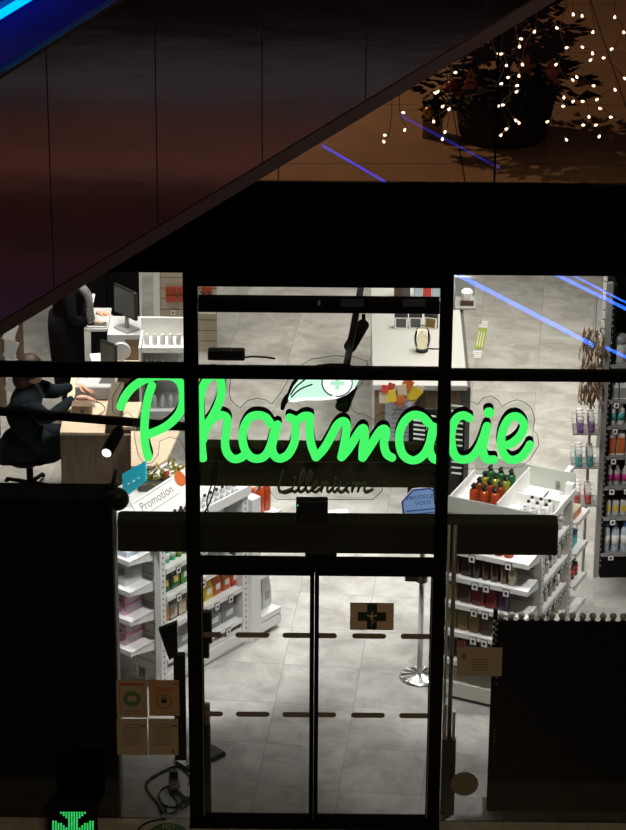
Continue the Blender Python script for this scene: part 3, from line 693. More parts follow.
# side of the right gondola: small jars and tubes
for k, z in enumerate(RS):
    for n_ in range(6):
        p = Q.w(.08+.09*n_, .05, z); kd, c, cp = [('jar', 'pale_grey', 'white'), ('bottle', 'pale_grey', 'black'), ('tubes', 'white', 'grey'), ('bottle', 'cream', 'white'), ('jar', 'white', 'grey')][(n_*2+k) % 5]
        product('cosmetic_jar' if kd == 'jar' else 'small_bottle', kd, c, tuple(p), '%s, %s from the near end, %s side shelf, right gondola' % ({'jar': 'small round jar', 'bottle': 'small capped bottle', 'tubes': 'small white tube'}[kd], ORD[n_], SH[k]), 'jar' if kd == 'jar' else 'bottle', 'cosmetics on the right gondola side', w=.05, h=.10 if kd == 'jar' else .14, cap=cp, label=None)
# bins on top: low translucent walls and dividers
wl = lambda mb, x0, x1, y0, y1, z0, z1: mb.box(x0, x1, y0, y1, z0, z1)
TB0, TB1 = -.02, RL+.04
wl(MB(), TB0, TB1, -.02, RW+.02, HR-.02, HR).build('top_tray', 'white_steel', rg)
mat('bin_wall', (.50, .52, .46), .35)
wl(MB(), TB0-.01, TB0, -.02, RW+.02, HR, HR+.13).build('bin_front', 'bin_wall', rg)
wl(MB(), TB1, TB1+.01, -.02, RW+.02, HR, HR+.17).build('bin_back', 'bin_wall', rg)
wl(MB(), TB0, TB1, .35, .36, HR, HR+.15).build('divider', 'white_panel', rg)
wl(MB(), .30, .31, -.02, .35, HR, HR+.10).build('divider', 'white_panel', rg)
wl(MB(), TB0, TB1, RW+.01, RW+.02, HR, HR+.05).build('bin_side', 'white_panel', rg)
wl(MB(), TB0, TB1, -.03, -.02, HR, HR+.05).build('bin_side', 'white_panel', rg)
pc = [('amber', 'amber'), ('orange', 'orange'), ('orange_red', 'orange'), ('amber', 'brown amber'), ('orange', 'orange'), ('yellow_green', 'yellow green'), ('green', 'green'), ('yellow_green', 'lime'), ('green', 'dark green')]
for i in range(4):
    for j in range(3):
        c, ds = [('orange_red', 'orange'), ('amber', 'amber'), ('yellow_green', 'yellow green'), ('green', 'green')][i] if True else None
        p = Q.w(.10+.115*i, .42+.085*j, HR)
        product('pump_bottle', 'pump', c, tuple(p), '%s pump bottle in the right gondola bin, %s row back, %s from right' % (ds, ORD[i], ORD[j]), 'pump bottle', 'pump bottles in the bin on the right gondola', Q.a, w=.066, h=.21, cap='black', label=None)
for i in range(4):
    for j in range(3):
        p = Q.w(.03+.075*i, .04+.07*j, HR)
        bl = i in (2, 3)
        product('small_flask', 'bottle', 'pale_grey' if not bl else 'white', tuple(p), 'clear flask, %s cap, front right bin, %s row back, %s from right' % ('black' if bl else 'white', ORD[i], ORD[j]), 'flask', 'small flasks in the right bin', w=.05, h=.12, cap='black' if bl else 'white', label=None)
# rear bay of the right gondola
Q2 = Gond(tuple(Q.w(RL+.04, -.03).xy), Q.a)
r2 = thing('shelving_gondola', 'narrow white rear shelving bay with a dark blue pack, beyond the right gondola', 'shelving', tuple(Q2.C), Q2.a)
MB().box(0, .30, .13, .17, 0, HR+.08).build('back_panel', 'white_steel', r2)
for z in RS[:1]+[RS[1]-.02, RS[2]-.06, RS[3]-.05]: sideshelf(r2, z, .0, .28, y0=.13, dep=.14)
product('carton', 'box', 'blue', gp(Q2, .14, .07, RS[1]-.02), 'dark blue carton on the narrow rear bay of the right gondola', 'carton', None, Q2.a, w=.14, h=.12, d=.05, label='teal')
for n_ in range(3): product('small_bottle', 'bottle', 'dark_grey', gp(Q2, .05+.08*n_, .06, RS[2]-.06), 'dark red labelled bottle, %s from near end, rear bay, right gondola' % ORD[n_], 'bottle', 'dark bottles on the rear bay', w=.06, h=.14, cap='white', label='red')
product('carton', 'box', 'cream', gp(Q2, .12, .06, RS[0]), 'peach and white carton on the top shelf of the narrow rear bay', 'carton', None, Q2.a, w=.16, h=.07, d=.08, label='orange')

# ================================================================ FRONT DISPLAYS
t = thing('display_wall', 'tall black window display wall filling the lower left', 'display wall', (-2.4, .16, 0))
MB().box(-3.0, 1.0, -.11, .13, 0, 2.52).build('panel', 'black_matt', t)
mat('dull_grey', (.06, .06, .055), .6)
MB().box(1.0, 1.012, -.11, .13, .0, 2.50).build('side_edge', 'side_grey' if 'side_grey' in MATS else mat('side_grey', (.22, .22, .20), .6), t)
t = thing('camera_mount', 'black spiky lamp bracket standing on top of the display wall beside the door operator', 'bracket', (-1.27, .1, 2.6))
a = at_y(117, 499, .1)
MB().ball((a.x+1.27, 0, a.z-2.6), .085, 12, 1, .8, 1).build('lamp_housing', 'black_plastic', t)
MB().tube([(a.x+1.27-.05, 0, a.z-2.6), (a.x+1.27+.0, .0, a.z-2.6+.22)], [.022, .012]).build('antenna', 'black_plastic', t)
MB().tube([(a.x+1.27, 0, a.z-2.6-.05), (a.x+1.27-.03, .05, .0)], .03).build('stem', 'black_plastic', t)

t = thing('window_shelf_unit', 'black back of a window shelf unit filling the lower right', 'display unit', (1.85, .18, 0))
MB().box(-.62, 1.5, -.015, .0, 0, 1.545).build('back_sheet', 'black_matt', t)
MB().box(-.63, -.60, .0, .03, 0, 1.62).build('upright', 'black_metal', t)
MB().box(-.62, 1.5, .0, .22, 1.36, 1.38).build('shelf', 'grey_steel', t)
MB().box(-.62, 1.5, .0, .22, .3, .32).build('shelf', 'grey_steel', t)
mb = MB()
for zz in (1.22, 1.19, 1.14, 1.09, 1.04, .67, .64, .61, .58): mb.box(-.598, -.590, -.0165, -.015, zz, zz+.008)
mb.build('peg_hole_glow', 'hole_glow_pale' if 'hole_glow_pale' in MATS else mat('hole_glow_pale', (.5, .5, .48), .5), t)  # light showing through the holes, drawn as pale marks on the sheet
for k in range(13):
    px = 501+10.2*k; p = at_y(px, 617+.02*k, .25)
    product('silver_capped_bottle', 'ballcap', 'dark_grey', (p.x, .25, 1.38), 'silver capped bottle above the black display back, %s from the left' % ORD[k], 'bottle', 'silver capped bottles behind the black display back', w=.048, h=.19, cap='white', label=None)
t = thing('chain', 'bunch of silver trinkets hanging at the left corner of the black display back', 'trinkets', (1.24, .15, 1.5))
mb = MB()
for k in range(9): mb.ball((-.0+.018*(k % 2)-.012, -.01, .06-.022*k), .011, 8)
mb.build('silver_bead', 'chrome', t)

# guard posts by the sliding doors
t = thing('guard_post', 'short dark grey guard post inside the left edge of the sliding doors', 'post', (-.785, .14, 0))
MB().rbox(-.035, .035, -.03, .03, 0, .72, .008).build('sleeve', 'guard_grey' if 'guard_grey' in MATS else mat('guard_grey', (.07, .07, .065), .5), t)
MB().rbox(-.033, .033, -.028, .028, .72, .88, .008).build('cap_sleeve', 'grey_steel', t)
t = thing('guard_post', 'grey guard post with a tall thin pole right of the sliding doors', 'post', (.935, .14, 0))
MB().rbox(-.05, .05, -.03, .03, 0, .62, .008).build('sleeve', 'guard_grey', t)
MB().rbox(-.05, -.02, -.028, .028, .62, .90, .004).box(.02, .04, -.02, .02, .62, .84).build('cap_sleeve', 'white_steel', t)
MB().tube([(0, 0, .62), (0, 0, 2.3)], .016, 8).build('pole', 'grey_steel', t)
MB().tube([(-.04, 0, .9), (-.04, 0, 2.3)], .010, 8).build('pole', 'white_steel', t)
t = thing('door_lock_box', 'small black lock box hanging on the left door post', 'lock box', (-.83, .1, 1.4))
MB().rbox(.03, .10, -.03, .03, .0, .24, .008).rbox(.03, .08, -.03, .03, -.12, .0, .008).build('case', 'black_plastic', t)
t = thing('door_closer', 'black folded bracket hanging beside the left door post above the poster cards', 'bracket', (-.95, .08, 1.2))
MB().add([(-.15, 0, .30), (-.02, 0, .36), (-.02, 0, .10), (-.08, 0, .06), (-.15, .04, .30), (-.02, .04, .36), (-.02, .04, .10), (-.08, .04, .06)], [(0,3,2,1),(4,5,6,7),(0,1,5,4),(1,2,6,5),(2,3,7,6),(3,0,4,7)]).build('plate', 'black_plastic', t)
MB().box(-.05, .03, -.0, .05, -.75, .1).build('rail', 'soft_black', t)

# poster cards on the glass
mat('card_brown', (.50, .42, .33), .8); mat('card_orange', (.55, .33, .2), .8); mat('print_dark', (.20, .17, .13), .8); mat('print_green', (.12, .25, .10), .8); mat('print_red', (.5, .10, .05), .8)
CARDS = [('square poster card with a red border and green seal', (117, 680.5, 147, 717.5)), ('orange poster card with a round dark masked face', (149.2, 680.5, 179, 716)),
         ('plain brown poster card covered in small print', (117.4, 719.2, 147, 755)), ('brown poster card with small print and a red corner mark', (149, 719, 178, 755))]
PLACE = ['upper left of four', 'upper right of four', 'lower left of four', 'lower right of four']
def lines(mb, x0, x1, z0, z1, n, y=-.002, frac=.35):
    for k in range(n):
        z = z0+(z1-z0)*(k+.5)/n; hh = (z1-z0)/n*frac/2; a = random.uniform(0, .12)*(x1-x0); mb.box(x0+a, x1-a, y, y+.0008, z-hh, z+hh)
for k, (ds, (x0, y0, x1, y1)) in enumerate(CARDS):
    a = at_y(x0, y1, -.012); b = at_y(x1, y0, -.012); cx_, cz_ = (a.x+b.x)/2, (a.z+b.z)/2; hw, hh = (b.x-a.x)/2, (b.z-a.z)/2
    t = thing('poster_card', ds+', '+PLACE[k], 'poster', (cx_, -.008, cz_), 0, 'poster cards on the glass')
    MB().box(-hw, hw, -.0015, .0015, -hh, hh).build('card', 'card_orange' if k == 1 else 'card_brown', t)
    if k == 0:
        MB().box(-hw*.8, hw*.8, -.0025, -.0015, hh*.72, hh*.84).build('red_band', 'print_red', t)
        m_ = MB()
        for bx in ((-hw*.8, -hw*.76, -hh*.8, hh*.8), (hw*.76, hw*.8, -hh*.8, hh*.8), (-hw*.8, hw*.8, -hh*.8, -hh*.77)): m_.box(bx[0], bx[1], -.0025, -.0015, bx[2], bx[3])
        m_.build('frame_line', 'print_red', t)
        m_ = MB(); disc(m_, 0, 0, hw*.58, -.0025, -.0015); sl = m_.build('seal', 'print_green', t)
        m_ = MB().box(-hw*.28, hw*.28, -.0035, -.0025, -hh*.14, hh*.16); m_.build('seal_mark', 'card_brown', sl)
        m_ = MB(); lines(m_, -hw*.6, hw*.6, -hh*.7, -hh*.55, 2, -.0025); m_.build('small_print', 'print_dark', t)
    elif k == 1:
        m_ = MB(); lines(m_, -hw*.6, hw*.6, hh*.32, hh*.62, 3, -.0025); m_.build('small_print', 'print_red', t)
        m_ = MB(); disc(m_, 0, -hh*.18, hw*.56, -.002, -.0015); dk = m_.build('disc', 'print_dark', t)
        m_ = MB(); disc(m_, 0, -hh*.18, hw*.48, -.0026, -.002); m_.build('disc_field', 'card_orange', dk)
        m_ = MB(); disc(m_, 0, -hh*.06, hw*.22, -.0032, -.0026); m_.box(-hw*.2, hw*.2, -.0032, -.0026, -hh*.3, -hh*.1); m_.build('masked_face', 'print_dark', dk)
        MB().box(hw*.55, hw*.95, -.0025, -.0015, hh*.76, hh*.84).build('corner_mark', 'print_dark', t)
    else:
        m_ = MB(); lines(m_, -hw*.7, hw*.6, -hh*.5, hh*.75, 9, -.0025, .22); m_.build('small_print', 'print_dark' , t)
        MB().box(hw*.5, hw*.95, -.0025, -.0015, hh*.55, hh*.66).build('corner_mark', 'print_dark', t)
        if k == 3: MB().box(hw*.55, hw*.72, -.0025, -.0015, -hh*.9, -hh*.7).build('red_mark', 'print_red', t)
a = at_y(456.5, 676, -.012); b = at_y(502.5, 648, -.012)
t = thing('notice_card', 'plain beige notice card on the glass in front of the right gondola', 'notice', ((a.x+b.x)/2, -.008, (a.z+b.z)/2)); hw, hh = (b.x-a.x)/2, (b.z-a.z)/2
MB().box(-hw, hw, -.0015, .0015, -hh, hh).build('card', 'card_brown', t)
m_ = MB(); lines(m_, -hw*.35, hw*.4, -hh*.65, hh*.25, 5, -.0025); m_.build('small_print', 'print_dark', t)
MB().box(-hw*.78, -hw*.6, -.0025, -.0015, hh*.2, hh*.6).build('corner_mark', 'print_dark', t)
# cross poster on the right door
a = at_y(350, 630, -.014); b = at_y(394, 603.5, -.014); hw, hh = (b.x-a.x)/2, (b.z-a.z)/2
t = thing('cross_poster', 'brown framed poster with a dark green cross on the right sliding door', 'poster', ((a.x+b.x)/2, -.008, (a.z+b.z)/2))
mat('card_rust', (.72, .52, .44), .8); mat('cross_dark', (.02, .05, .03), .6)
MB().box(-hw, hw, -.0015, .0015, -hh, hh).build('frame', 'print_dark', t)
MB().box(-hw*.96, hw*.96, -.0025, -.0015, -hh*.94, hh*.94).build('card', 'card_rust', t)
c_ = MB().box(-.034, .034, -.0045, -.0025, -.098, .098).box(-.098, -.034, -.0045, -.0025, -.034, .034).box(.034, .098, -.0045, -.0025, -.034, .034).build('cross', 'cross_dark', t)
m_ = MB().tube([(0.0, -.006, -.07), (0, -.006, .03)], .004, 6).tube([(.025*math.sin(q*1.1)*(1-q/9), -.0065, -.055+.013*q) for q in range(9)], .003, 5)
m_.tube([(-.035, -.006, .012), (0, -.006, .0), (.035, -.006, .012)], .005, 6); m_.build('snake_emblem', 'card_rust', c_)
# round sticker
t = thing('round_sticker', 'round brownish sticker low on the glass right of the doors', 'sticker', tuple(at_y(464.5, 784, -.014)))
m_ = MB(); disc(m_, 0, 0, .098, 0, .003, 28); m_.build('disc', 'mark_dull2' if 'mark_dull2' in MATS else mat('mark_dull2', (.24, .20, .14), .8), t)
m_ = MB(); lines(m_, -.06, .06, -.02, .04, 4, -.0012); m_.build('small_print', 'print_dark', t)
# green floor sticker
t = thing('floor_sticker', 'round dark green sticker reading ICI on the floor at the bottom edge', 'sticker', (*at_z(168, 834, 0).xy, .002))
mat('sticker_green', (.04, .13, .06), .6)
MB().lathe([(.138, 0), (.138, .002)], 32).build('disc', 'sticker_green', t)
vs, fs = text_mesh('ICI', .075); MB().add([v+Vector((.0, .085, .0032)) for v in vs], fs).build('writing', 'card_brown', t)
m_ = MB().box(-.09, .09, .03, .038, .002, .003).box(-.10, .10, .005, .013, .002, .003); m_.build('small_print', 'card_brown', t)

# cables, power brick and clutter at the left post
def cable(pts, lab, r=.008, z=.012):
    P = catmull(pts, 6); q = []
    for i, (x, y) in enumerate(P): v = at_z(x, y, z+.004*math.sin(i*1.3)); q.append(v)
    return tag(MB().tube(q, r, 6).build('cable', 'black_plastic'), lab, 'cable')
cable([(182, 766), (173, 767), (162, 772), (150, 779), (146, 786), (149, 793), (157, 803), (162, 813)], 'thick black cable curving left and down across the floor by the left post', .011)
cable([(158, 795), (164, 805), (176, 807), (183, 800), (182, 790), (172, 786), (162, 789), (159, 797), (166, 810)], 'black cable coiled in a loop on the floor below the power strip', .007)
cable([(168, 789), (174, 797), (178, 806), (172, 813), (164, 811)], 'short black cable end beside the coiled loop', .006)
cable([(138, 829), (146, 823), (156, 820), (166, 819)], 'black cable running left along the bottom edge beside the green floor sticker', .008)
cable([(184, 770), (190, 778), (187, 790), (190, 800), (183, 808), (176, 805)], 'thin tangled black cable against the foot of the left post', .006)
t = thing('power_strip', 'black power strip standing among the cables by the left post', 'power strip', tuple(at_z(174.5, 787, 0)), .15)
MB().rbox(-.035, .035, -.10, .10, 0, .045, .008).rbox(-.03, .03, .04, .10, .04, .10, .006).build('body', 'black_plastic', t)
mb = MB(); [mb.lathe([(.018, 0), (.018, .003)], 10, (0, -.07+.045*k, .045)) for k in range(3)]; mb.build('socket', 'dull_grey', t)
t = thing('router', 'small grey white router tipped on the floor beside the left post', 'router', (*at_z(187, 797, 0).xy, .0), .5)
MB().rbox(-.05, .05, -.07, .07, 0, .05, .01).build('case', 'grey_steel', t)
t = thing('floor_scale', 'flat black tablet box with a white sheet lying on the floor by the left post', 'box', (*at_z(203, 760, 0).xy, 0), .75)
MB().rbox(-.20, .17, -.07, .09, 0, .035, .01).build('case', 'black_plastic', t)
MB().box(-.19, .06, -.02, .08, .035, .037).add([(-.18, 0, .037), (-.05, -.06, .037), (-.10, .02, .11)], [(0, 1, 2), (2, 1, 0)]).build('sheet', 'paper_white', t)

o = tag(MB().add([(-.09, -.05, 0), (.05, -.06, .01), (.08, .05, .0), (-.03, .07, .10), (-.06, .0, .06)], [(0, 1, 4), (1, 2, 3), (1, 3, 4), (0, 4, 3), (0, 3, 2, 1)]).build('crumpled_sheet', 'paper_white', None, (*at_z(185, 760, 0).xy, .002)), 'crumpled white sheet on the floor just left of the door post', 'paper')
# belt stanchion
t = thing('belt_stanchion', 'chrome belt stanchion with round base inside the right door', 'stanchion', (*at_z(419.5, 677, 0).xy, 0))
st = t.location
bs = MB().lathe([(.158, 0), (.158, .008), (.12, .016), (.05, .026), (.03, .035)], 32).build('base', 'brushed' if 'brushed' in MATS else mat('brushed', (.75, .75, .74), .22, 1), t)
mb = MB()
for k in range(12):
    a_ = 2*PI*k/12+.2; mb.add([(.05*math.cos(a_), .05*math.sin(a_), .0262), (.15*math.cos(a_-.05), .15*math.sin(a_-.05), .0165), (.15*math.cos(a_+.05), .15*math.sin(a_+.05), .0165)], [(0, 1, 2)])
mb.build('ridge', 'white_steel', bs)
MB().tube([(0, 0, .03), (0, 0, 1.32)], .022, 10).build('pole', 'brushed', t)
MB().lathe([(.045, .84), (.045, .97), (.03, .98)], 12).rbox(-.13, -.03, -.035, .035, .85, .92, .01).build('belt_head', 'black_plastic', t)
t2 = thing('octagon_sign', 'blue octagonal information sign with small print held above the belt stanchion', 'sign', (st.x, st.y, 1.47), 0)
mat('sign_blue', (.06, .16, .48), .5); mat('sign_blue_dark', (.02, .05, .32), .5); mat('sign_pale', (.30, .52, .92), .5)
TT = Matrix.Rotation(-.12, 4, 'Y') @ Matrix.Rotation(PI/2, 4, 'X')
oc = lambda r: [(r*math.cos(PI/8+PI/4*k), r*math.sin(PI/8+PI/4*k)) for k in range(8)]
MB().prism(oc(.180), 0, .006, TT).build('rim', 'white_plastic', t2); MB().prism(oc(.173), .006, .008, TT).build('border', 'sign_blue_dark', t2)
MB().prism(oc(.160), .008, .010, TT).build('field', 'sign_pale', t2)
vs, fs = text_mesh('PROTEGEZ\nVOUS', .048); MB().add([TT @ (v+Vector((0, .065, .011))) for v in vs], fs).build('writing', 'sign_blue_dark', t2)
mb = MB(); [mb.box(-.13+.01*k, .13-.01*k, -.02-.03*k, -.012-.03*k, .0105, .011, TT) for k in range(3)]; mb.build('small_print', 'sign_blue_dark', t2)

# ================================================================ TRACK LIGHTS
def tracklight(t, p, d, s=1.0, L=.20, r=.04):
    p = Vector(p)-t.location; d = Vector(d).normalized(); R_ = d.to_track_quat('Z', 'Y').to_matrix().to_4x4(); R_.translation = p
    h = MB().lathe([(r*.9, 0), (r, .01), (r, L), (r*.92, L)], 14, T=R_).build('spot_head', 'black_metal', t); return R_
tk = [at_z(-30, 412, 2.9), at_z(186, 430, 2.9)]
t = thing('light_track', 'black ceiling light track crossing the left window in front of the wooden desk', 'light track', tuple(tk[0]))
dv = tk[1]-tk[0]; nrm = Vector((-dv.y, dv.x, 0)).normalized()
mb = MB(); a, b = Vector((0, 0, 0)), dv; w_ = nrm*.02
mb.add([a-w_, b-w_, b+w_, a+w_, a-w_+Vector((0,0,.05)), b-w_+Vector((0,0,.05)), b+w_+Vector((0,0,.05)), a+w_+Vector((0,0,.05))], [(3,2,1,0),(4,5,6,7),(0,1,5,4),(1,2,6,5),(2,3,7,6),(3,0,4,7)]); mb.build('rail', 'black_metal', t)
MB().tube([dv*.03+Vector((0, 0, .05)), dv*.03+Vector((0, 0, 1.5))], .005, 6).build('hanger_rod', 'black_metal', t)
def spotthing(lab, top_px, bot_px, z, dz, lens=True, r=.042):
    a = at_z(*top_px, z); b_ = at_z(*bot_px, z-dz); t = thing('track_spotlight', lab, 'spotlight', tuple(a))
    d = b_-a; R_ = d.to_track_quat('Z', 'Y').to_matrix().to_4x4(); L = d.length
    MB().lathe([(r*.85, 0), (r, .012), (r, L), (r*.9, L)], 16, T=R_).build('spot_head', 'black_metal', t)
    MB().tube([(0, 0, -.01), (0, .02, .07)], .014).build('bracket', 'black_metal', t)
    if lens:
        emitmat('lamp_lens', (1, .97, .92), 1.6) if 'lamp_lens' not in MATS else None
        MB().lathe([(r*.8, L-.004), (r*.8, L+.001)], 16, T=R_).build('lens', 'lamp_lens', t)
    return t
spotthing('black cylindrical spotlight with its lamp lit, tilted down under the left light track', (119, 431), (106.5, 453), 2.85, .04)
tk2 = [at_z(363, 278, 3.05), at_z(341, 398, 3.05)]
t = thing('light_track', 'black ceiling light track running away from the window above the emblem', 'light track', tuple(tk2[0]))
dv = tk2[1]-tk2[0]; w_ = Vector((.022, 0, 0)); a, b = Vector((0, 0, 0)), dv; H_ = Vector((0, 0, .04))
MB().add([a-w_, b-w_, b+w_, a+w_, a-w_+H_, b-w_+H_, b+w_+H_, a+w_+H_], [(3,2,1,0),(4,5,6,7),(0,1,5,4),(1,2,6,5),(2,3,7,6),(3,0,4,7)]).build('rail', 'black_metal', t)
MB().tube([H_, Vector((0, 0, 1.35))], .005, 6).build('hanger_rod', 'black_metal', t)
spotthing('black boxy spotlight turned sideways on the light track above the emblem', (363.5, 324), (350, 347), 3.0, .02, False, .045)
spotthing('black spotlight head hanging behind the sign just below the emblem disc', (351, 385), (342, 408), 3.0, .10, False, .05)

# ================================================================ CENTRE COUNTER
cx0, cx1, cy0, cy1, cz = .44, 1.26, 5.4, 8.3, 1.0
t = thing('counter', 'white topped sales counter with oak front in the middle of the shop', 'counter', (0, 0, 0))
MB().rbox(cx0, cx1, cy0, cy1, .95, cz, .006).build('worktop', 'counter_white', t)
MB().box(cx0+.02, cx1-.06, cy0+.03, cy0+.05, 0, .95).build('front_panel', 'oak', t)
MB().box(cx0+.02, cx0+.04, cy0+.05, cy1, 0, .95).build('side_panel', 'white_panel', t)
MB().box(cx1-.06, cx1+.03, cy0+.03, cy1, 0, .97).build('end_post', 'guard_grey', t)
# lantern
t = thing('lantern', 'glass lantern with a glowing warm candle on the white counter', 'lantern', (*at_z(422, 351, cz).xy, cz))
MB().lathe([(.055, 0), (.055, .03)], 16).build('base', 'black_plastic', t)
glassmat('lantern_glass', (.86, .88, .86), 1.6, .02)
MB().lathe([(.05, .03), (.068, .06), (.075, .11), (.07, .16), (.055, .20)], 20).build('glass_shade', 'lantern_glass', t)
emitmat('candle', (1, .70, .28), 2.2); emitmat('candle_soft', (1, .85, .55), .9)
MB().lathe([(.042, .032), (.042, .09), (.03, .15), (.01, .17)], 14).build('glow_core', 'candle_soft', t); MB().ball((0, 0, .09), .02).build('flame', 'candle', t)
MB().tube([(.05*math.cos(q), 0, .2+.05*math.sin(q)) for q in [PI*k/8 for k in range(9)]], .004, 5).build('wire_handle', 'soft_black', t)
tag(MB().tube([Vector((*at_z(x, y, cz).xy, cz+.006)) for x, y in catmull([(428, 349), (436, 349.5), (448, 349)], 4)], .006, 6).build('cable', 'black_plastic'), 'short black lead running right from the lantern on the counter', 'cable')
for k, (px, nm) in enumerate(((401, 'leftmost'), (415.5, 'middle'), (430, 'rightmost'))):
    t = thing('picture_frame', 'white picture frame on the back of the counter, %s of the three' % nm, 'picture frame', (*at_z(px, 329, cz).xy, cz), -.3 if k == 2 else 0, 'picture frames on the counter')
    R_ = Matrix.Rotation(-.25, 4, 'X'); MB().box(-.058, .058, -.006, .006, 0, .11, R_).build('frame', 'white_plastic', t)
    MB().box(-.045, .045, -.008, -.006, .015, .095, R_).build('picture', cm('dark_grey' if k < 2 else 'khaki'), t)
    MB().box(-.06, .06, .02, .06, 0, .13).build('stand', 'black_plastic', t)
# leaflet board
t = thing('leaflet_stand', 'grey notice board with orange and yellow leaflets above it, against the counter front', 'leaflet stand', (0, 0, 0))
a = at_y(388, 444, 5.40); b = at_y(415, 402, 5.40)
MB().box(a.x-.03, b.x, 5.40, 5.425, a.z, b.z).build('board', 'pale_board' if 'pale_board' in MATS else mat('pale_board', (.42, .44, .50), .6), t)
vs, fs = text_mesh('Promotions', .045); MB().add([Matrix.Translation(((a.x+b.x)/2, 5.278, b.z-.07)) @ Matrix.Rotation(PI/2, 4, 'X') @ v for v in vs], fs).build('writing', 'print_grey', t) if False else None
mb = MB(); lines(mb, a.x+.02, b.x-.04, a.z+.05, b.z-.05, 7, 5.398, .18); mb.build('small_print', 'print_grey', t)
for k, (x, y, c, nm, rz, w_) in enumerate(((380, 390, 'red', 'red', .1, .03), (386, 397, 'yellow', 'yellow', -.1, .045), (379, 399, 'cream', 'cream and orange', .0, .04), (386, 388, 'orange_red', 'orange red', .3, .03), (395, 402, 'orange', 'orange', .5, .04), (397, 391, 'cream', 'tall cream', -.1, .04), (402, 386, 'orange', 'upright orange', .5, .045), (409, 395, 'yellow', 'tilted golden', .7, .05), (405, 402, 'pale_pink', 'lilac', .8, .04), (391, 399, 'leaf_green', 'green spotted', .1, .022), (415, 391, 'cream', 'white edged', .6, .03))):
    p = at_y(x+5, y-1, 5.33+.006*k)
    l = MB().box(-w_, w_, -.003, .003, -w_*1.25, w_*1.25, Matrix.Rotation(rz, 4, 'Y')).build('leaflet', cm(c), None, tuple(p)); tag(l, '%s leaflet in the cluster on top of the notice board' % nm, 'leaflet', 'leaflets on the counter front')
# card rack
t = thing('card_rack', 'black wire rack of white cards standing before the counter right of the notice board', 'rack', (0, 0, 0))
a = at_y(414, 460, 5.05); b = at_y(464, 412, 5.05)
fr = MB().box(b.x-.46, b.x-.0, 5.10, 5.13, a.z-.42, b.z).build('back_grid', 'soft_black', t)
fr = MB(); [fr.box(b.x-.46+.23*k-.008, b.x-.46+.23*k+.008, 5.0, 5.1, a.z-.42, b.z) for k in range(3)]; fr.build('divider', 'black_metal', t)
for c, px in enumerate((419, 432, 457)):
    for r_ in range(13):
        p = at_y(px, 416+(4.6 if c < 2 else 5.6)*r_-(10 if c == 2 else 0), 5.03)
        cd_ = MB().box(-.05, .05, -.02, -.014, 0, .014, Matrix.Rotation(.12, 4, 'Y')).build('card', 'white_plastic', None, tuple(p)); tag(cd_, 'white card, %s column of the black rack, %s from the top' % (['left', 'middle', 'right'][c], ORD[r_]), 'card', 'cards in the black rack')

# display at the far end of the counter
t = thing('display_cube', 'grey display box with a pale round item on the far end of the white counter', 'display box', (*at_z(466, 309, cz).xy, cz))
MB().box(-.11, .09, -.02, .3, 0, .015).box(-.11, .09, .27, .3, 0, .2).box(-.11, -.10, -.02, .3, 0, .2).build('case', 'grey_steel', t)
MB().rbox(-.04, .06, .06, .16, .015, .15, .02).build('item', 'white_steel', t); MB().box(-.05, .07, .04, .06, .015, .06).build('item_base', cm('brown'), t)
product('carton', 'box', 'white', (*at_z(462, 287, cz).xy, cz), 'white carton beside the display box at the far end of the counter', 'carton', None, w=.18, h=.09, d=.1, label=None)
for k, (px, c, nm) in enumerate(((396, 'brown', 'brown'), (404, 'dark_grey', 'dark grey'), (416, 'blue', 'left blue'), (425, 'red', 'dark red'), (434, 'blue', 'right blue'))):
    product('carton', 'box', c, (*at_z(px+2, 297, cz).xy, cz), '%s carton seen in the narrow slit above the shutter box' % nm, 'carton', 'cartons glimpsed above the shutter box', w=.075, h=.13, d=.06, label='pale_blue' if c == 'blue' else None)
# floor sticker and small leaflet on floor
a, b = at_z(484.5, 321, 0), at_z(476.5, 358, 0); d_ = (b-a); c0 = (a+b)/2; an = math.atan2(d_.y, d_.x)
t = thing('floor_sticker', 'lime green and white floor sticker on the shop floor right of the counter', 'sticker', (c0.x, c0.y, .001), an)
mat('lime', (.26, .33, .05), .6); L_ = d_.length
MB().box(-L_*.30, L_*.26, -.045, .045, 0, .002).build('green_panel', 'lime', t)
mb = MB()
for s in (-1, 1):
    for k in range(4): x = s*(L_*(.33+.05*k)); mb.box(x-.010, x+.010, -.045+.02*(k > 1), .04, 0, .002)
mb.build('white_stripe', 'white_plastic', t)
mb = MB(); [mb.box(-L_*.2, L_*.2, -.03+.025*k, -.022+.025*k, .002, .003) for k in range(3)]; mb.build('small_print', 'cream_panel', t)
t = tag(MB().box(-.09, .09, -.04, .04, 0, .002).build('paper_slip', 'paper_white', None, (*at_z(338, 512, 0).xy, .001)), 'small white paper slip on the floor behind the motion sensor', 'paper'); t.rotation_euler.z = .15

# ================================================================ REAR RIGHT BLACK SHELF
S = (2.28, 3.78)
t = thing('black_shelf_unit', 'tall black shelf unit with grey uprights along the right wall', 'shelving', (S[0], S[1], 0), .06)
mat('upright_grey', (.30, .30, .29), .45, .2)
mb = MB().box(-.015, .025, -.01, .03, 0, 2.62).m(1); [mb.box(.032, .037, -.0115, -.01, k*.05+.1, k*.05+.115) for k in range(49)]; mb.build('upright', ['upright_grey', 'cream_panel'], t)
MB().box(.035, 1.6, .30, .33, 0, 2.6).box(.035, .06, -.01, .3, 0, 2.6).build('back_panel', 'black_matt', t)
MB().box(.04, 1.6, -.02, .3, 0, .16).build('plinth', 'black_matt', t)
def zs(py): return at_y(606, py, 3.78).z
BZ = [zs(554), zs(518), zs(487.5), zs(457), zs(427), zs(401)]
zz = BZ[-1]+(BZ[-1]-BZ[-2])*1.35; BZ.append(zz)
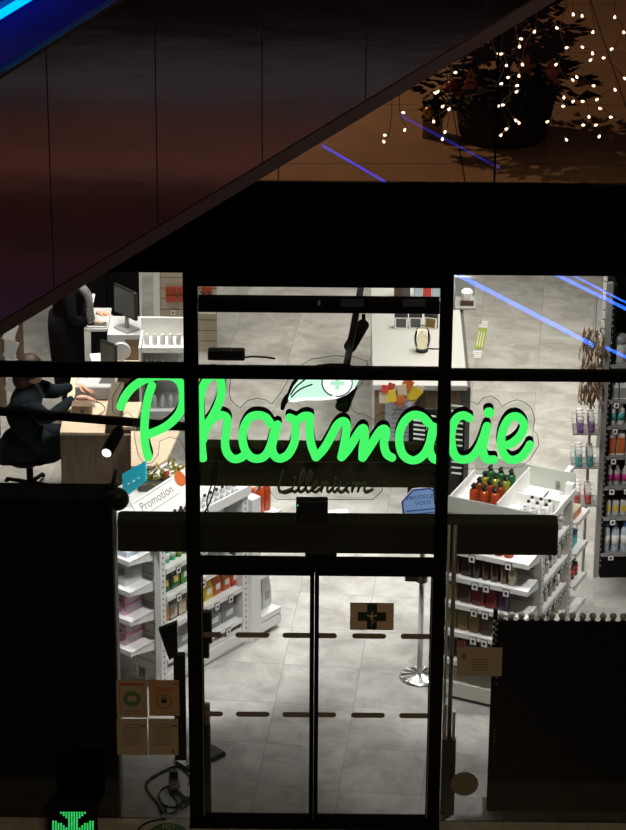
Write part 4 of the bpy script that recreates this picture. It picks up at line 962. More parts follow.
for k, z in enumerate(BZ):
    o = MB().box(.04, 1.6, -.0, .3, z-.015, z).box(.04, 1.6, -.012, 0, z-.022, z+.012).build('shelf', 'upright_grey' if k > 1 else 'grey_steel', t)
    if k < 6:
        xs = [.10, .22] if k not in (0, 1) else [.12]
        for x in xs: price_tag(o, x, -.012, z-.035, 's', .042)
        tag_holes(o, [(x, -.012, z-.035) for x in xs], 's')
def bp(x, y, z): v = Matrix.Rotation(.06, 3, 'Z') @ Vector((x, y, 0)); return (S[0]+v.x, S[1]+v.y, z)
SPEC = [('bottle', 'bottle', 'pale_blue', .062, .26, 'blue', 'white', 'tall pale blue bottle'), ('small_bottle', 'flask', 'pale_grey', .05, .15, 'black', 'yellow', 'grey flask with yellow label'),
        ('small_bottle', 'bottle', 'pale_grey', .05, .17, 'white', 'magenta', 'pale bottle with magenta label'), ('carton', 'box', 'white', .06, .19, 'white', 'orange', 'white carton with orange band'),
        ('small_bottle', 'bottle', 'white', .055, .18, 'white', 'teal', 'white bottle with teal band'), ('carton', 'box', 'white', .065, .12, 'white', 'grey', 'small white carton')]
for k, (nm, kd, c, w_, h_, cp, lb, ds) in enumerate(SPEC):
    n_max = 5
    for n_ in range(n_max):
        kw = dict(w=w_, h=h_, cap=cp, label=lb)
        if kd in ('box', 'flask'): kw['d'] = .05
        product(nm, kd, c, bp(.085+(w_+.014)*n_, .06, BZ[k]), '%s, %s from left, %s shelf up on the black unit' % (ds, ORD[n_], ORD[k]), 'carton' if kd == 'box' else 'bottle', 'products on the black shelf unit', .06, **kw)
for n_ in range(4):
    product('canister', 'jar', 'pale_grey', bp(.12+.14*n_, .10, BZ[6]), 'large grey canister, %s from the left on the top shelf of the black unit' % ORD[n_], 'canister', 'canisters on the black unit', w=.11, h=.22, cap='grey', label=None)
# tasselled bunches and wire racks left of the upright
t = thing('hanging_bunch_rack', 'dense bunch of brown and cream strips hanging beside the black shelf unit', 'hanging display', (S[0]-.10, S[1]+.0, 0))
for nm, m_, seed, num in (('brown_strip', mat('strip_brown', (.20, .10, .05), .7).name, 1, 150), ('cream_strip', mat('strip_cream', (.72, .62, .48), .7).name, 2, 90), ('grey_strip', mat('strip_grey', (.30, .26, .20), .7).name, 3, 60)):
    rr = random.Random(seed); mb = MB()
    for k in range(num):
        x = rr.uniform(-.09, .07)-(.03 if nm == 'cream_strip' else 0); y = rr.uniform(-.08, .06); z = rr.uniform(1.64, 2.24); l_ = rr.uniform(.05, .12)
        mb.tube([(x, y, z), (x+rr.uniform(-.02, .02), y-.01, z-l_*.5), (x+rr.uniform(-.02, .02), y, z-l_)], [.004, .009, .003], 5)
    mb.build(nm, m_, t, kind='stuff')
MB().tube([(0, .05, 0.02), (0, .05, 2.5)], .012, 8).build('pole', 'grey_steel', t)
for k in range(3):
    z = [1.36, 1.06, .72][k]
    t = thing('wire_basket', 'grey wire basket of white capped jars beside the black unit, %s of three' % ['highest', 'middle', 'lowest'][k], 'basket', (S[0]-.14, S[1]-.06, z), 0, 'wire baskets beside the black unit')
    MB().box(-.11, .10, -.09, .12, 0, .01).build('tray', 'upright_grey', t)
    mb = MB()
    for zz in (.05, .1): mb.tube([(-.11, -.09, zz), (.10, -.09, zz), (.10, .12, zz), (-.11, .12, zz)], .003, 5, closed=True)
    for x in (-.11, -.04, .03, .10): mb.tube([(x, -.09, 0), (x, -.09, .1)], .003, 5)
    mb.build('wire', 'upright_grey', t)
    for n_ in range(2):
        for l in range(4):
            product('capped_jar', 'jar', ['purple', 'teal', 'red'][k], (S[0]-.19+.09*n_, S[1]-.11+.052*l, z+.012+.004*l), '%s jar, white lid, %s wire basket, %s column, %s row back' % (['purple', 'teal', 'red'][k], ['highest', 'middle', 'lowest'][k], ['left', 'right'][n_], ORD[l]), 'jar', 'white lidded jars in the wire baskets', w=.05, h=.12, cap='white', label=None)
# display column with hanging strips at the top right
t = thing('blister_strip', 'narrow vertical strip of small white blister packs beside the dark shelf at the top right', 'hanging display', (2.50, 6.3, 0))
a = at_y(604, 335, 6.3); b = at_y(604, 276, 6.3)
MB().box(a.x-2.5-.02, a.x-2.5+.01, -.01, .01, 0, b.z+.2).build('pole', 'grey_steel', t)
mb = MB()
for k in range(9): mb.box(a.x-2.5-.03, a.x-2.5+.0, -.03, -.015, a.z-.1+.09*k, a.z-.1+.09*k+.07)
mb.build('blister_pack', 'white_plastic', t)

# ================================================================ LEFT: DESKS AND PEOPLE
def zpt(px, py, z): v = at_z(px, py, z); return (v.x, v.y)
t = thing('reception_desk', 'oak reception desk with a tall grey brown front panel in the left window', 'desk', (0, 0, 0))
a = zpt(60, 432.5, .76); b = zpt(130, 434, .76)
MB().box(a[0], b[0]+.02, a[1], a[1]+.03, 0, .74).build('front_panel', 'oak', t)
MB().box(a[0]-.0, b[0]-.22, a[1]-.01, a[1]+1.2, .74, .765).build('worktop', 'oak_top', t)
MB().box(a[0]+.02, a[0]+.08, a[1]+1.1, a[1]+1.16, 0, .74).build('leg', 'oak', t)
MB().box(b[0]-.21, b[0]-.10, a[1]+.035, a[1]+.75, .5, .90).build('divider', 'dark_wood' if 'dark_wood' in MATS else mat('dark_wood', (.10, .075, .05), .6), t)
t = thing('side_table', 'pale wooden table top with clipped corners behind the letter P', 'table', (0, 0, 0))
poly = [zpt(x, y, .76) for x, y in ((131, 466), (156, 466), (167, 459), (179.5, 431), (131, 431))]
MB().prism(poly, .735, .76).build('worktop', 'oak_top', t)
MB().box(poly[0][0]+.03, poly[1][0]-.03, poly[0][1]+.10, poly[0][1]+.5, 0, .735).build('pedestal', 'oak', t)
t = thing('side_table', 'second pale wooden table top behind, under the curl of the letter P', 'table', (0, 0, 0))
poly = [zpt(x, y, .76) for x, y in ((123, 427), (135, 427), (142, 402), (123, 402))]
MB().prism(poly, .735, .76).build('worktop', 'oak_top', t)
MB().box(poly[0][0]+.02, poly[0][0]+.08, poly[0][1]+.05, poly[0][1]+.4, 0, .735).build('pedestal', 'oak', t)
D = a[1]
t = thing('printer', 'light grey printer on the reception desk above the seated person\'s hands', 'printer', (*zpt(96, 400, .765), .765))
MB().rbox(-.18, .17, 0, .34, 0, .13, .012).build('body', 'pale_machine' if 'pale_machine' in MATS else mat('pale_machine', (.50, .51, .52), .5), t)
MB().box(-.16, .15, -.012, .0, .02, .06).build('front_slot', 'grey_steel', t)
MB().add([(.02, .06, .131), (.16, .06, .131), (.16, .28, .131), (.05, .28, .131)], [(0, 1, 2, 3)]).add([(.02, .06, .1305), (.16, .06, .1305), (.16, .28, .1305), (.05, .28, .1305)], [(3, 2, 1, 0)]).build('lid_window', 'guard_grey', t)
t = thing('card_terminal', 'cluttered silver bracelets and small tools on the desk under the seated person\'s hands', 'tool tray', (*zpt(82, 401, .765), .765))
mb = MB(); rr = random.Random(4)
for k in range(16):
    x, y = rr.uniform(-.10, .10), rr.uniform(-.09, .08); mb.tube([(x, y, .01), (x+rr.uniform(-.05, .05), y+rr.uniform(-.04, .04), rr.uniform(.01, .04))], .007, 6)
mb.build('tool', 'chrome', t); MB().box(-.12, .12, -.10, .1, 0, .006).build('tray', 'grey_steel', t)
t = thing('wooden_box', 'small brown wooden drawer box with a red mark below the seated person\'s hands', 'box', (*zpt(82, 417, .765), .765))
MB().box(-.09, .08, 0, .12, 0, .10).build('case', 'oak', t); MB().box(-.012, .02, -.004, 0, .04, .075).build('keyhole_plate', 'black_plastic', t); MB().box(-.015, -.0, -.004, 0, .01, .035).build('red_mark', cm('red'), t)
tag(MB().tube([Vector((*zpt(x, y, .765), .77)) for x, y in catmull([(94, 402), (101, 404), (105, 410), (98, 416), (94, 418)], 5)], .004, 5).build('cable', 'black_plastic'), 'thin looping lead on the pale desk top beside the wooden box', 'cable')

def skin(name, verts, edges, material, parent, sub=2, root=0):
    me = bpy.data.meshes.new(name); me.from_pydata([v[0] for v in verts], edges, []); o = bpy.data.objects.new(name, me); COL.objects.link(o)
    m = o.modifiers.new('s', 'SKIN'); m.use_smooth_shade = True
    for i, v in enumerate(verts):
        sv = me.skin_vertices[0].data[i]; r = v[1]; sv.radius = (r, r) if not isinstance(r, tuple) else r; sv.use_root = (i == root)
    m2 = o.modifiers.new('d', 'SUBSURF'); m2.levels = sub; m2.render_levels = sub
    dg = bpy.context.evaluated_depsgraph_get(); e = o.evaluated_get(dg); nm = bpy.data.meshes.new_from_object(e)
    bpy.data.objects.remove(o); o = bpy.data.objects.new(name, nm); COL.objects.link(o)
    nm.materials.clear(); nm.materials.append(MATS[material]); nm.polygons.foreach_set('use_smooth', [True]*len(nm.polygons))
    if parent: o.parent = parent
    return o
def hand(parent, wrist, fwd, side, up=Vector((0, 0, 1)), s=1.0, thumb=1):
    """palm with five bent fingers; skinned as one surface"""
    f = Vector(fwd).normalized(); sd = Vector(side).normalized(); w0 = Vector(wrist)
    V = [(w0-f*.03, .022*s), (w0+f*.03*s, .026*s), (w0+f*.065*s, .030*s)]; E_ = [(0, 1), (1, 2)]
    for k, (o_, L) in enumerate(((-.028, .065), (-.009, .075), (.010, .072), (.028, .056))):
        b = len(V); p = w0+f*.08*s+sd*o_*s; V += [(p, .0095*s), (p+f*L*.5*s-up*.008*s, .0088*s), (p+f*L*.95*s-up*.03*s, .0075*s)]; E_ += [(2, b), (b, b+1), (b+1, b+2)]
    b = len(V); p = w0+f*.03*s+sd*.035*s*thumb; V += [(p, .011*s), (p+f*.03*s+sd*.022*s*thumb-up*.01*s, .010*s), (p+f*.055*s+sd*.024*s*thumb-up*.022*s, .0085*s)]; E_ += [(1, b), (b, b+1), (b+1, b+2)]
    return V, E_
def head(parent, c, face, hair_mat, bend=0):
    """head with nose, ears, eyes and mouth; face = direction looked at"""
    f = Vector(face).normalized(); s = f.cross(Vector((0, 0, 1))).normalized(); u = s.cross(f)
    R_ = Matrix((f, -s, u)).transposed().to_4x4(); R_.translation = Vector(c)
    mb = MB().ball((0, 0, 0), .1, 18, .95, .78, 1.15, R_).ball((.03, 0, -.055), .065, 14, 1, .85, .9, R_).ball((.10, 0, -.015), .017, 8, 1, .8, 1.4, R_)
    mb.ball((-.0, .079, -.01), .022, 8, .6, .35, 1.2, R_).ball((0, -.079, -.01), .022, 8, .6, .35, 1.2, R_)
    h = mb.build('face', 'skin', parent)
    MB().ball((.083, .03, .012), .009, 8, T=R_).ball((.083, -.03, .012), .009, 8, T=R_).build('eye', 'black_plastic', h)
    MB().ball((.089, 0, -.058), .016, 8, .4, 1, .3, R_).build('mouth', mat('lip', (.35, .12, .10), .5), h)
    MB().ball((-.026, 0, .032), .120, 16, .98, .92, 1.04, R_).ball((-.060, 0, -.06), .095, 12, .8, 1.05, 1.3, R_).build('hair', hair_mat, parent)
    return R_
# seated person
B = Vector((-2.54, 5.28, 0))
t = thing('person', 'seated person in a dark navy jumper leaning over the desk in the left window', 'person', tuple(B))
hL = Vector((*zpt(79, 387, .87), .88))-B; hR = Vector((*zpt(79, 398, .86), .86))-B
V = [(Vector((-.03, 0, .53)), .19), (Vector((-.04, 0, .70)), .18), (Vector((-.02, 0, .84)), .185), (Vector((.0, 0, .94)), .15), (Vector((.02, 0, 1.02)), .065), (Vector((.04, 0, 1.08)), .055),
     (Vector((.03, -.19, .92)), .09), (Vector((.20, -.22, .80)), .072), (hR+Vector((-.05, 0, .0)), .038),
     (Vector((.03, .19, .92)), .09), (Vector((.22, .26, .84)), .072), (hL+Vector((-.05, 0, .0)), .038),
     (Vector((.10, -.10, .52)), .10), (Vector((.42, -.12, .52)), .08), (Vector((.36, -.12, .12)), .055), (Vector((.44, -.12, .05)), .045),
     (Vector((.10, .10, .52)), .10), (Vector((.44, .12, .52)), .08), (Vector((.30, .12, .12)), .055), (Vector((.38, .12, .05)), .045)]
E_ = [(0,1),(1,2),(2,3),(3,4),(4,5),(3,6),(6,7),(7,8),(3,9),(9,10),(10,11),(0,12),(12,13),(13,14),(14,15),(0,16),(16,17),(17,18),(18,19)]
skin('body', V, E_, 'navy_cloth', t)
R_ = head(t, (.04, 0, 1.155), (.9, .05, -.35), 'brown_hair')
MB().ball((-.03, 0, 1.07), .085, 12, .9, 1.3, 1.1).build('long_hair', 'brown_hair', t)
MB().ball((-.04, 0, .44), .225, 18, 1.0, .95, .85).ball((.14, 0, .42), .16, 14, 1.2, 1.1, .8).build('coat_hem', 'navy_cloth', t)
V, E_ = hand(t, hR, (.9, .25, -.1), (-.25, .9, 0)); skin('hand', V, E_, 'skin', t)
V, E_ = hand(t, hL, (.85, -.35, -.1), (.35, .85, 0), thumb=-1); skin('hand', V, E_, 'skin', t)
mat('denim', (.03, .06, .11), .9); MB().rbox(.30, .46, -.2, -.05, .42, .58, .05).build('jeans_knee', 'denim', t)
MB().ball((.09, 0, -.045), .045, 10, .5, 1.0, .75, R_).build('face_mask', 'paper_white', t)
MB().rbox(.32, .56, -.17, -.07, .0, .08, .03).rbox(.26, .50, .07, .17, 0, .08, .03).build('shoe', 'black_plastic', t)
MB().box(.44, .50, -.165, -.075, .078, .09).build('shoe_tongue', 'paper_white', t)
t = thing('office_chair', 'black office chair under the seated person', 'chair', (-2.54, 5.28, 0))
MB().rbox(-.26, .16, -.20, .20, .34, .40, .03).build('seat', 'black_matt', t)
MB().rbox(-.34, -.26, -.20, .20, .45, .86, .03).build('backrest', 'black_matt', t)
MB().tube([(0, 0, .06), (0, 0, .34)], .03, 10).build('column', 'black_metal', t)
for k in range(5): a_ = 2*PI*k/5; MB().tube([(0, 0, .09), (.27*math.cos(a_), .27*math.sin(a_), .05), (.28*math.cos(a_), .28*math.sin(a_), .025)], [.022, .016, .022]).build('leg', 'black_metal', t)
# standing person
B = Vector((-2.31, 6.75, 0))
t = thing('person', 'standing person in a black coat and grey scarf typing at the rear desk', 'person', tuple(B))
hz = Vector((*zpt(96, 322.5, 1.01), 1.01))-B
V = [(Vector((0, 0, .95)), .16), (Vector((0, 0, 1.12)), .15), (Vector((.02, 0, 1.30)), .17), (Vector((.03, 0, 1.42)), .12), (Vector((.04, 0, 1.50)), .055), (Vector((.06, 0, 1.55)), .05),
     (Vector((.03, -.18, 1.38)), .07), (Vector((.06, -.24, 1.12)), .055), (hz+Vector((-.07, 0, 0)), .038),
     (Vector((.03, .18, 1.38)), .07), (Vector((.06, .25, 1.12)), .055), (hz+Vector((-.06, .22, .0)), .038),
     (Vector((0, -.10, .85)), .115), (Vector((.02, -.11, .48)), .095), (Vector((0, -.11, .08)), .07), (Vector((.09, -.11, .05)), .045),
     (Vector((0, .10, .85)), .115), (Vector((.02, .11, .48)), .095), (Vector((0, .11, .08)), .07), (Vector((.09, .11, .05)), .045)]
E_ = [(0,1),(1,2),(2,3),(3,4),(4,5),(3,6),(6,7),(7,8),(3,9),(9,10),(10,11),(0,12),(12,13),(13,14),(14,15),(0,16),(16,17),(17,18),(18,19)]
skin('body', V, E_, 'black_cloth', t)
MB().lathe([(.14, .40), (.17, .7), (.185, .95), (.17, 1.1)], 20, (0, 0, 0)).build('coat_skirt', 'black_cloth', t)
head(t, (.06, 0, 1.64), (.9, .0, -.4), 'brown_hair')
V, E_ = hand(t, hz, (.97, -.1, -.12), (.1, .97, 0)); skin('hand', V, E_, 'skin', t)
V, E_ = hand(t, hz+Vector((.01, .22, 0)), (.97, -.15, -.12), (.1, .97, 0), thumb=-1); skin('hand', V, E_, 'skin', t)
mb = MB()
for o_ in (-.04, .03): mb.tube([Vector(q_)+Vector((0, o_, 0)) for q_ in catmull([(.02, -.10, 1.48), (.12, -.10, 1.40), (.20, -.08, 1.28), (.21, -.08, 1.14), (.22, -.07, 1.04)], 4)], .032, 8)
mb.build('scarf', mat('scarf_grey', (.22, .22, .22), .9, noise=.8, nscale=60).name, t)
# black pillar behind the standing person
struct('trim_11', MB().box(-2.60, -2.10, 8.3, 8.8, 0, 4.4), 'black_matt')
t = thing('tall_cabinet', 'tall black cabinet standing behind the large grey monitor', 'cabinet', (-1.95, 8.6, 0))
MB().rbox(-.15, .17, -.15, .2, 0, 1.7, .01).build('body', 'black_matt', t); MB().box(.175, .20, -.17, -.13, 0, 1.72).build('edge_trim', 'white_steel', t)
# rear desk and screens
t = thing('rear_desk', 'narrow white rear desk where the standing person types', 'desk', (0, 0, 0))
a = zpt(84, 329, 1.0); b = zpt(104, 318, 1.0)
MB().box(a[0], zpt(126, 329, 1.0)[0]-.165, a[1], a[1]+.5, .975, 1.0).build('worktop', 'pale_machine', t)
MB().add([(a[0]+.0, a[1]+.0, 0), (a[0]+.04, a[1], 0), (a[0]+.06, a[1], .975), (a[0]+.0, a[1], .975), (a[0]+.0, a[1]+.03, 0), (a[0]+.04, a[1]+.03, 0), (a[0]+.06, a[1]+.03, .975), (a[0]+.0, a[1]+.03, .975)], [(0,1,2,3),(7,6,5,4),(0,4,5,1),(1,5,6,2),(2,6,7,3),(3,7,4,0)]).build('leg', 'white_steel', t)
t = thing('keyboard', 'slim grey keyboard under the standing person\'s hand', 'keyboard', (*zpt(97, 326, 1.0), 1.0))
MB().rbox(-.09, .09, -.05, .06, 0, .018, .005).build('case', 'grey_steel', t); MB().box(-.08, .08, -.04, .05, .018, .021).build('keys', 'guard_grey', t)
t = tag(MB().box(-.012, .012, -.09, .09, 0, .24, Matrix.Rotation(.30, 4, 'Y')).build('binder', 'white_plastic', None, (*zpt(86, 321, 1.0), 1.0)), 'white leaning folder on the rear desk before the standing person', 'folder')
def monitor(lab, c, yaw, w_, h_, stand=.12, back=False):
    t = thing('monitor', lab, 'monitor', c, yaw)
    MB().rbox(-w_/2, w_/2, -.012, .02, stand, stand+h_, .006).build('housing', 'black_plastic', t)
    MB().box(-w_*.46, w_*.46, -.0135, -.012, stand+h_*.07, stand+h_*.93).build('screen', 'screen_grey' if not back else 'guard_grey', t)
    MB().tube([(0, .01, .01), (0, .015, stand+.03)], .018).build('stand', 'grey_steel', t); MB().rbox(-.1, .1, -.07, .09, 0, .012, .004).build('foot', 'grey_steel', t)
a = Vector(zpt(126, 329, 1.0))
monitor('large grey computer monitor at the rear desk right of the standing person', (a.x, a.y, 1.0), -.85, .32, .27, .13)
t = thing('rear_cabinet', 'white cabinet under the large grey monitor', 'cabinet', (a.x, a.y, 0)); MB().box(-.16, .14, -.14, .3, 0, 1.0).build('body', 'pale_machine', t); MB().box(.0, .13, -.15, -.14, .3, .96).build('door', 'oak', t)
a = Vector(zpt(109, 371, .765)); monitor('smaller black monitor with its dark screen, before the white cabinet', (a.x, a.y, .765), -.75, .20, .25, .03, True)
t = thing('paper_stack', 'stack of white papers with a green tab beside the smaller monitor', 'papers', (*zpt(98, 366, .765), .765), .2)
MB().box(-.05, .06, -.05, .22, 0, .03).build('sheets', 'paper_white', t); MB().box(.0, .04, -.05, .0, .03, .033).build('green_tab', cm('mid_green'), t)
t = thing('desk_fan', 'small white round desk fan right of the smaller monitor', 'fan', (*zpt(122, 364, .765), .765))
MB().lathe([(.06, 0), (.06, .012), (.012, .02), (.012, .08)], 14).build('base', 'white_plastic', t); MB().lathe([(.075, 0), (.085, .02), (.075, .045)], 18, T=Matrix.Translation((0, 0, .14)) @ Matrix.Rotation(PI/2, 4, 'X')).build('cage', 'pale_machine', t)
t = thing('back_table', 'oak side table carrying the smaller monitor, papers and fan', 'table', (0, 0, 0)); p1, p2 = zpt(90, 374, .765), zpt(132, 350, .765)
MB().box(p1[0], p2[0]+.08, p1[1]-.02, zpt(126, 329, 1.0)[1]-.16, .74, .765).build('worktop', 'oak_top', t); MB().box(p1[0]+.05, p2[0], p1[1]+.05, p1[1]+.08, 0, .74).build('front_panel', 'oak', t)
# white cosmetics unit
Yw = 6.0; xa, xb = at_y(139, 340, Yw).x, at_y(187, 340, Yw).x; zt = at_y(160, 318, Yw+.3).z
t = thing('cosmetics_display', 'large white cosmetics display with clear bottles above the letter P', 'display unit', (0, 0, 0))
MB().box(xa, xb, Yw+.30, Yw+.33, 0, zt).build('back_board', 'white_steel', t)
MB().box(xa, xa+.02, Yw-.1, Yw+.3, 0, zt-.12).build('side_board', 'white_steel', t)
sz = [at_y(160, 345, Yw+.1).z, at_y(160, 374, Yw+.0).z, at_y(160, 410, Yw-.1).z]
for k, z in enumerate(sz): MB().box(xa, xb, Yw-.08*k, Yw+.30, z-.015, z).box(xa, xb, Yw-.08*k-.01, Yw-.08*k, z-.03, z+.02).build('shelf', 'pale_machine' if k else 'white_panel', t)
for k, z in enumerate(sz):
    for n_ in range(6):
        product('small_bottle', 'bottle', 'pale_grey', (xa+.06+.07*n_, Yw+.12-.08*k, z), 'clear bottle, %s from the left on the %s shelf of the white cosmetics display' % (ORD[n_], ['upper', 'middle', 'lower'][k]), 'bottle', 'clear bottles on the white cosmetics display', w=.045, h=.12 if k else .10, cap='white', label=None)
# slat wall with orange packs
Yb = 8.4; xa, xb = at_y(158, 300, Yb).x, at_y(217, 320, Yb).x
t = thing('slat_wall', 'beige slatted display wall with orange packs at the back left', 'display wall', (0, 0, 0))
p_ = MB(); slat_panel(p_, p_, 'x', xa, xb, Yb, 0, 2.2, .11); p_.build('panel', [mat('beige_panel', (.50, .43, .33), .6), 'slot_dark'], t)
MB().box(xa-.04, xa+.02, Yb-.03, Yb+.03, 0, 2.3).build('upright', 'white_steel', t)
MB().box(xb-.22, xb, Yb-.25, Yb-.01, .50, .52).build('shelf', 'white_steel', t)
pa = at_y(176, 296, Yb-.04)
for r_ in range(2):
    for c in range(2):
        q = tag(MB().box(-.05, .05, -.01, .01, -.035, .035).build('pack', cm('orange_red'), None, (pa.x-.05+.11*c, Yb-.03, pa.z+.085*(1-r_)-.03)), 'orange red pack in the %s row on the beige slatted wall, %s one' % (['upper', 'lower'][r_], ['left', 'right'][c]), 'pack', 'orange packs on the slatted wall')
pa = at_y(207, 292, Yb-.04); tag(MB().box(-.05, .05, -.01, .01, -.04, .05).build('pack', cm('orange_red'), None, tuple(pa)), 'orange pack seen in the slit above the shutter box', 'pack')
pa = at_y(173, 312.5, Yb-.03); o = tag(MB().box(-.022, .022, -.004, .004, -.022, .022).build('price_holder', 'white_plastic', None, tuple(pa)), 'square white price holder under the orange packs', 'price holder')
MB().box(-.008, .008, -.006, -.004, -.01, .01).build('tag_print', 'soft_black', o)
for n_ in range(2):
    pa = at_y(203.5+6.5*n_, 349, Yb-.15)
    product('pump_bottle', 'pump', 'pale_pink', (pa.x, Yb-.15, .52), '%s of two pale pink pump bottles on the small back shelf' % ['left', 'right'][n_], 'pump bottle', 'pink pump bottles', w=.05, h=.17, cap='black', label='white')
# magazine rack far left
Ym = 7.0; x0 = at_y(-6, 340, Ym).x; zt = at_y(10, 300, Ym).z
t = thing('leaflet_rack', 'oak leaflet rack holding white and green leaflets at the left edge', 'leaflet rack', (x0, Ym, 0))
MB().box(0, .09, 0, .03, 0, zt).box(.20, .27, -.02, .03, 0, zt).build('board', 'oak', t)
for k in range(5):
    z = zt-.22-.17*k
    q = tag(MB().box(-.055, .05, -.012, .0, 0, .17, Matrix.Rotation(.35, 4, 'Y')).build('leaflet', 'white_plastic' if k % 2 else cm('pale_grey'), None, (x0+.13, Ym-.02, z)), '%s leaflet, %s from the top of the oak rack at the left edge' % (['pale grey', 'white'][k % 2], ORD[k]), 'leaflet', 'leaflets in the oak rack')
# dark wedge of blue-green leaning card beside the promotion header, plant
t = thing('leaning_card', 'turquoise card sign standing left of the Promotion header', 'sign', (0, 0, 0))
P4 = [at_y(x, y, 2.0) for x, y in ((122, 474), (145, 461), (145.5, 481), (123, 499))]
fy = [2.25, 1.95, 1.95, 2.25]; P4 = [at_y(x, y, Y_) for (x, y), Y_ in zip(((122, 474), (145, 461), (145.5, 481), (123, 499)), fy)]
mat('turquoise', (.01, .55, .72), .45)
n_ = Vector((.01, .01, 0)); MB().add([p for p in P4]+[p+n_ for p in P4], [(0,3,2,1),(4,5,6,7),(0,1,5,4),(1,2,6,5),(2,3,7,6),(3,0,4,7)]).build('card', 'turquoise', t)
mb = MB(); ex, ez = (P4[1]-P4[0]), (P4[3]-P4[0])
for k in range(3):
    for j in range(2):
        c_ = P4[0]+ex*(.25+.22*k+.06*j)+ez*(.52) ; mb.ball((c_.x, c_.y-.003, c_.z), .006, 6)
mb.build('print_mark', 'white_plastic', t)
t = thing('potted_plant', 'green leafy bundle with red flowers lying behind the Promotion header', 'plant', tuple(at_z(160, 476, 1.45)))
for nm, m_, n__, seed in (('leaf', cm('olive'), 60, 1), ('flower', cm('red'), 4, 2), ('stem', cm('olive'), 20, 3)):
    rr = random.Random(seed); mb = MB()
    for k in range(n__):
        p = Vector((rr.uniform(-.16, .16), rr.uniform(-.06, .06), rr.uniform(-.03, .05)))+Vector((0, 0, 0)); p.z += p.x*.3
        if nm == 'flower': mb.ball(p, .022, 8)
        else:
            d = Vector((rr.uniform(-.3, 1), rr.uniform(-.4, .4), rr.uniform(-.1, .6))).normalized()*.09; sd = d.cross(Vector((0, 0, 1))).normalized()*.012
            mb.add([p, p+d*.5+sd, p+d, p+d*.5-sd, p+d*.5+Vector((0, 0, .006))], [(0, 1, 4), (1, 2, 4), (2, 3, 4), (3, 0, 4), (0, 3, 2, 1)])
    mb.build(nm, m_, t)
MB().rbox(-.17, .17, -.06, .08, -.15, -.03, .02).build('basket', 'slot_dark', t)

# ================================================================ UPPER FLOOR
for i, (a_, b_) in enumerate(((-3.0, at_y(497, 100, 0).x-.006), (at_y(497, 100, 0).x+.006, 3.4))):
    struct('window_%d' % (7+i), MB().box(a_, b_, -.012, .0, 4.835, 6.0), 'clear_glass')
struct('trim_12', MB().box(at_y(497, 100, 0).x-.006, at_y(497, 100, 0).x+.006, -.014, .002, 4.835, 6.0), 'black_metal')
TC = Vector((at_z(503, 136, 4.83).x, at_z(503, 136, 4.83).y, 4.83))
t = thing('christmas_tree', 'dark green Christmas tree in a woven basket on the upper floor', 'tree', tuple(TC))
mat('basket_weave', (.028, .018, .012), .8, noise=.5, nscale=50, bump=.4); mat('fir', (.004, .007, .004), .9, 0, .15, noise=.5, nscale=20)
mb = MB().lathe([(.27, 0), (.30, .05), (.33, .30), (.345, .34), (.32, .35)], 32); mb.build('basket', 'basket_weave', t)
mb = MB()
for k in range(7): mb.tube([((.285+.0085*k)*math.cos(2*PI*q/32), (.285+.0085*k)*math.sin(2*PI*q/32), .03+.045*k) for q in range(32)], .012, 5, closed=True)
mb.build('weave_band', 'basket_weave', t)
MB().tube([(0, 0, .2), (0, 0, 2.5)], [.04, .012]).build('trunk', 'basket_weave', t)
mb = MB(); rr = random.Random(12)
for k in range(2600):
    z = .40+2.1*rr.random()**1.3; R0 = .60*(1-(z-.40)/2.3)*(.82+.18*math.sin(z*17)); r = R0*math.sqrt(rr.random())*1.06; a_ = rr.uniform(0, 2*PI)
    p = Vector((r*math.cos(a_), r*math.sin(a_), z-.12*r)); d = Vector((math.cos(a_), math.sin(a_), rr.uniform(-.25, .25))).normalized()
    L_ = rr.uniform(.05, .10); s1 = d.cross(Vector((0, 0, 1))).normalized(); s2 = d.cross(s1)
    q = rr.uniform(.012, .022); vs = [p-d*L_*.4]+[p+(s1*math.cos(2*PI*j/5)+s2*math.sin(2*PI*j/5))*q for j in range(5)]+[p+d*L_]
    mb.add(vs, [(0, 1+(j+1) % 5, 1+j) for j in range(5)]+[(6, 1+j, 1+(j+1) % 5) for j in range(5)])
mb.build('foliage', 'fir', t)
mat('bauble_red', (.35, .012, .01), .25); mat('deco_orange', (.42, .10, .02), .5); mat('bauble_gold', (.6, .30, .08), .25, .6)
def deco(px, py, Y, kind, lab, s=1.0):
    p = at_y(px, py, Y)
    if kind == 'ball':
        t = thing('bauble', lab, 'bauble', tuple(p), 0, 'tree decorations'); MB().ball((0, 0, 0), .04*s, 14).build('ball', 'bauble_red' if 'red' in lab else 'bauble_gold', t); MB().lathe([(.01, .036*s), (.01, .05*s)], 8).build('cap', 'chrome', t)
    elif kind == 'man':
        t = thing('felt_decoration', lab, 'decoration', tuple(p), 0, 'tree decorations'); m_ = MB().ball((0, 0, .06), .032, 10, 1, .5, 1).ball((0, 0, 0), .04, 10, 1, .4, 1.2)
        for sx in (-1, 1): m_.ball((.045*sx, 0, .015), .022, 8, 1, .6, .8).ball((.025*sx, 0, -.055), .024, 8, .8, .6, 1.1)
        m_.build('felt_shape', 'deco_orange', t)
    else:
        t = thing('felt_decoration', lab, 'decoration', tuple(p), 0, 'tree decorations'); m_ = MB()
        for k in range(3): m_.add([(-.06+.012*k, 0, -.05+.04*k), (.06-.012*k, 0, -.05+.04*k), (0, 0, .01+.04*k), (-.06+.012*k, .012, -.05+.04*k), (.06-.012*k, .012, -.05+.04*k), (0, .012, .01+.04*k)], [(0,1,2),(5,4,3),(0,3,4,1),(1,4,5,2),(2,5,3,0)])
        m_.build('felt_shape', 'deco_orange', t)
YT = TC.y-.50
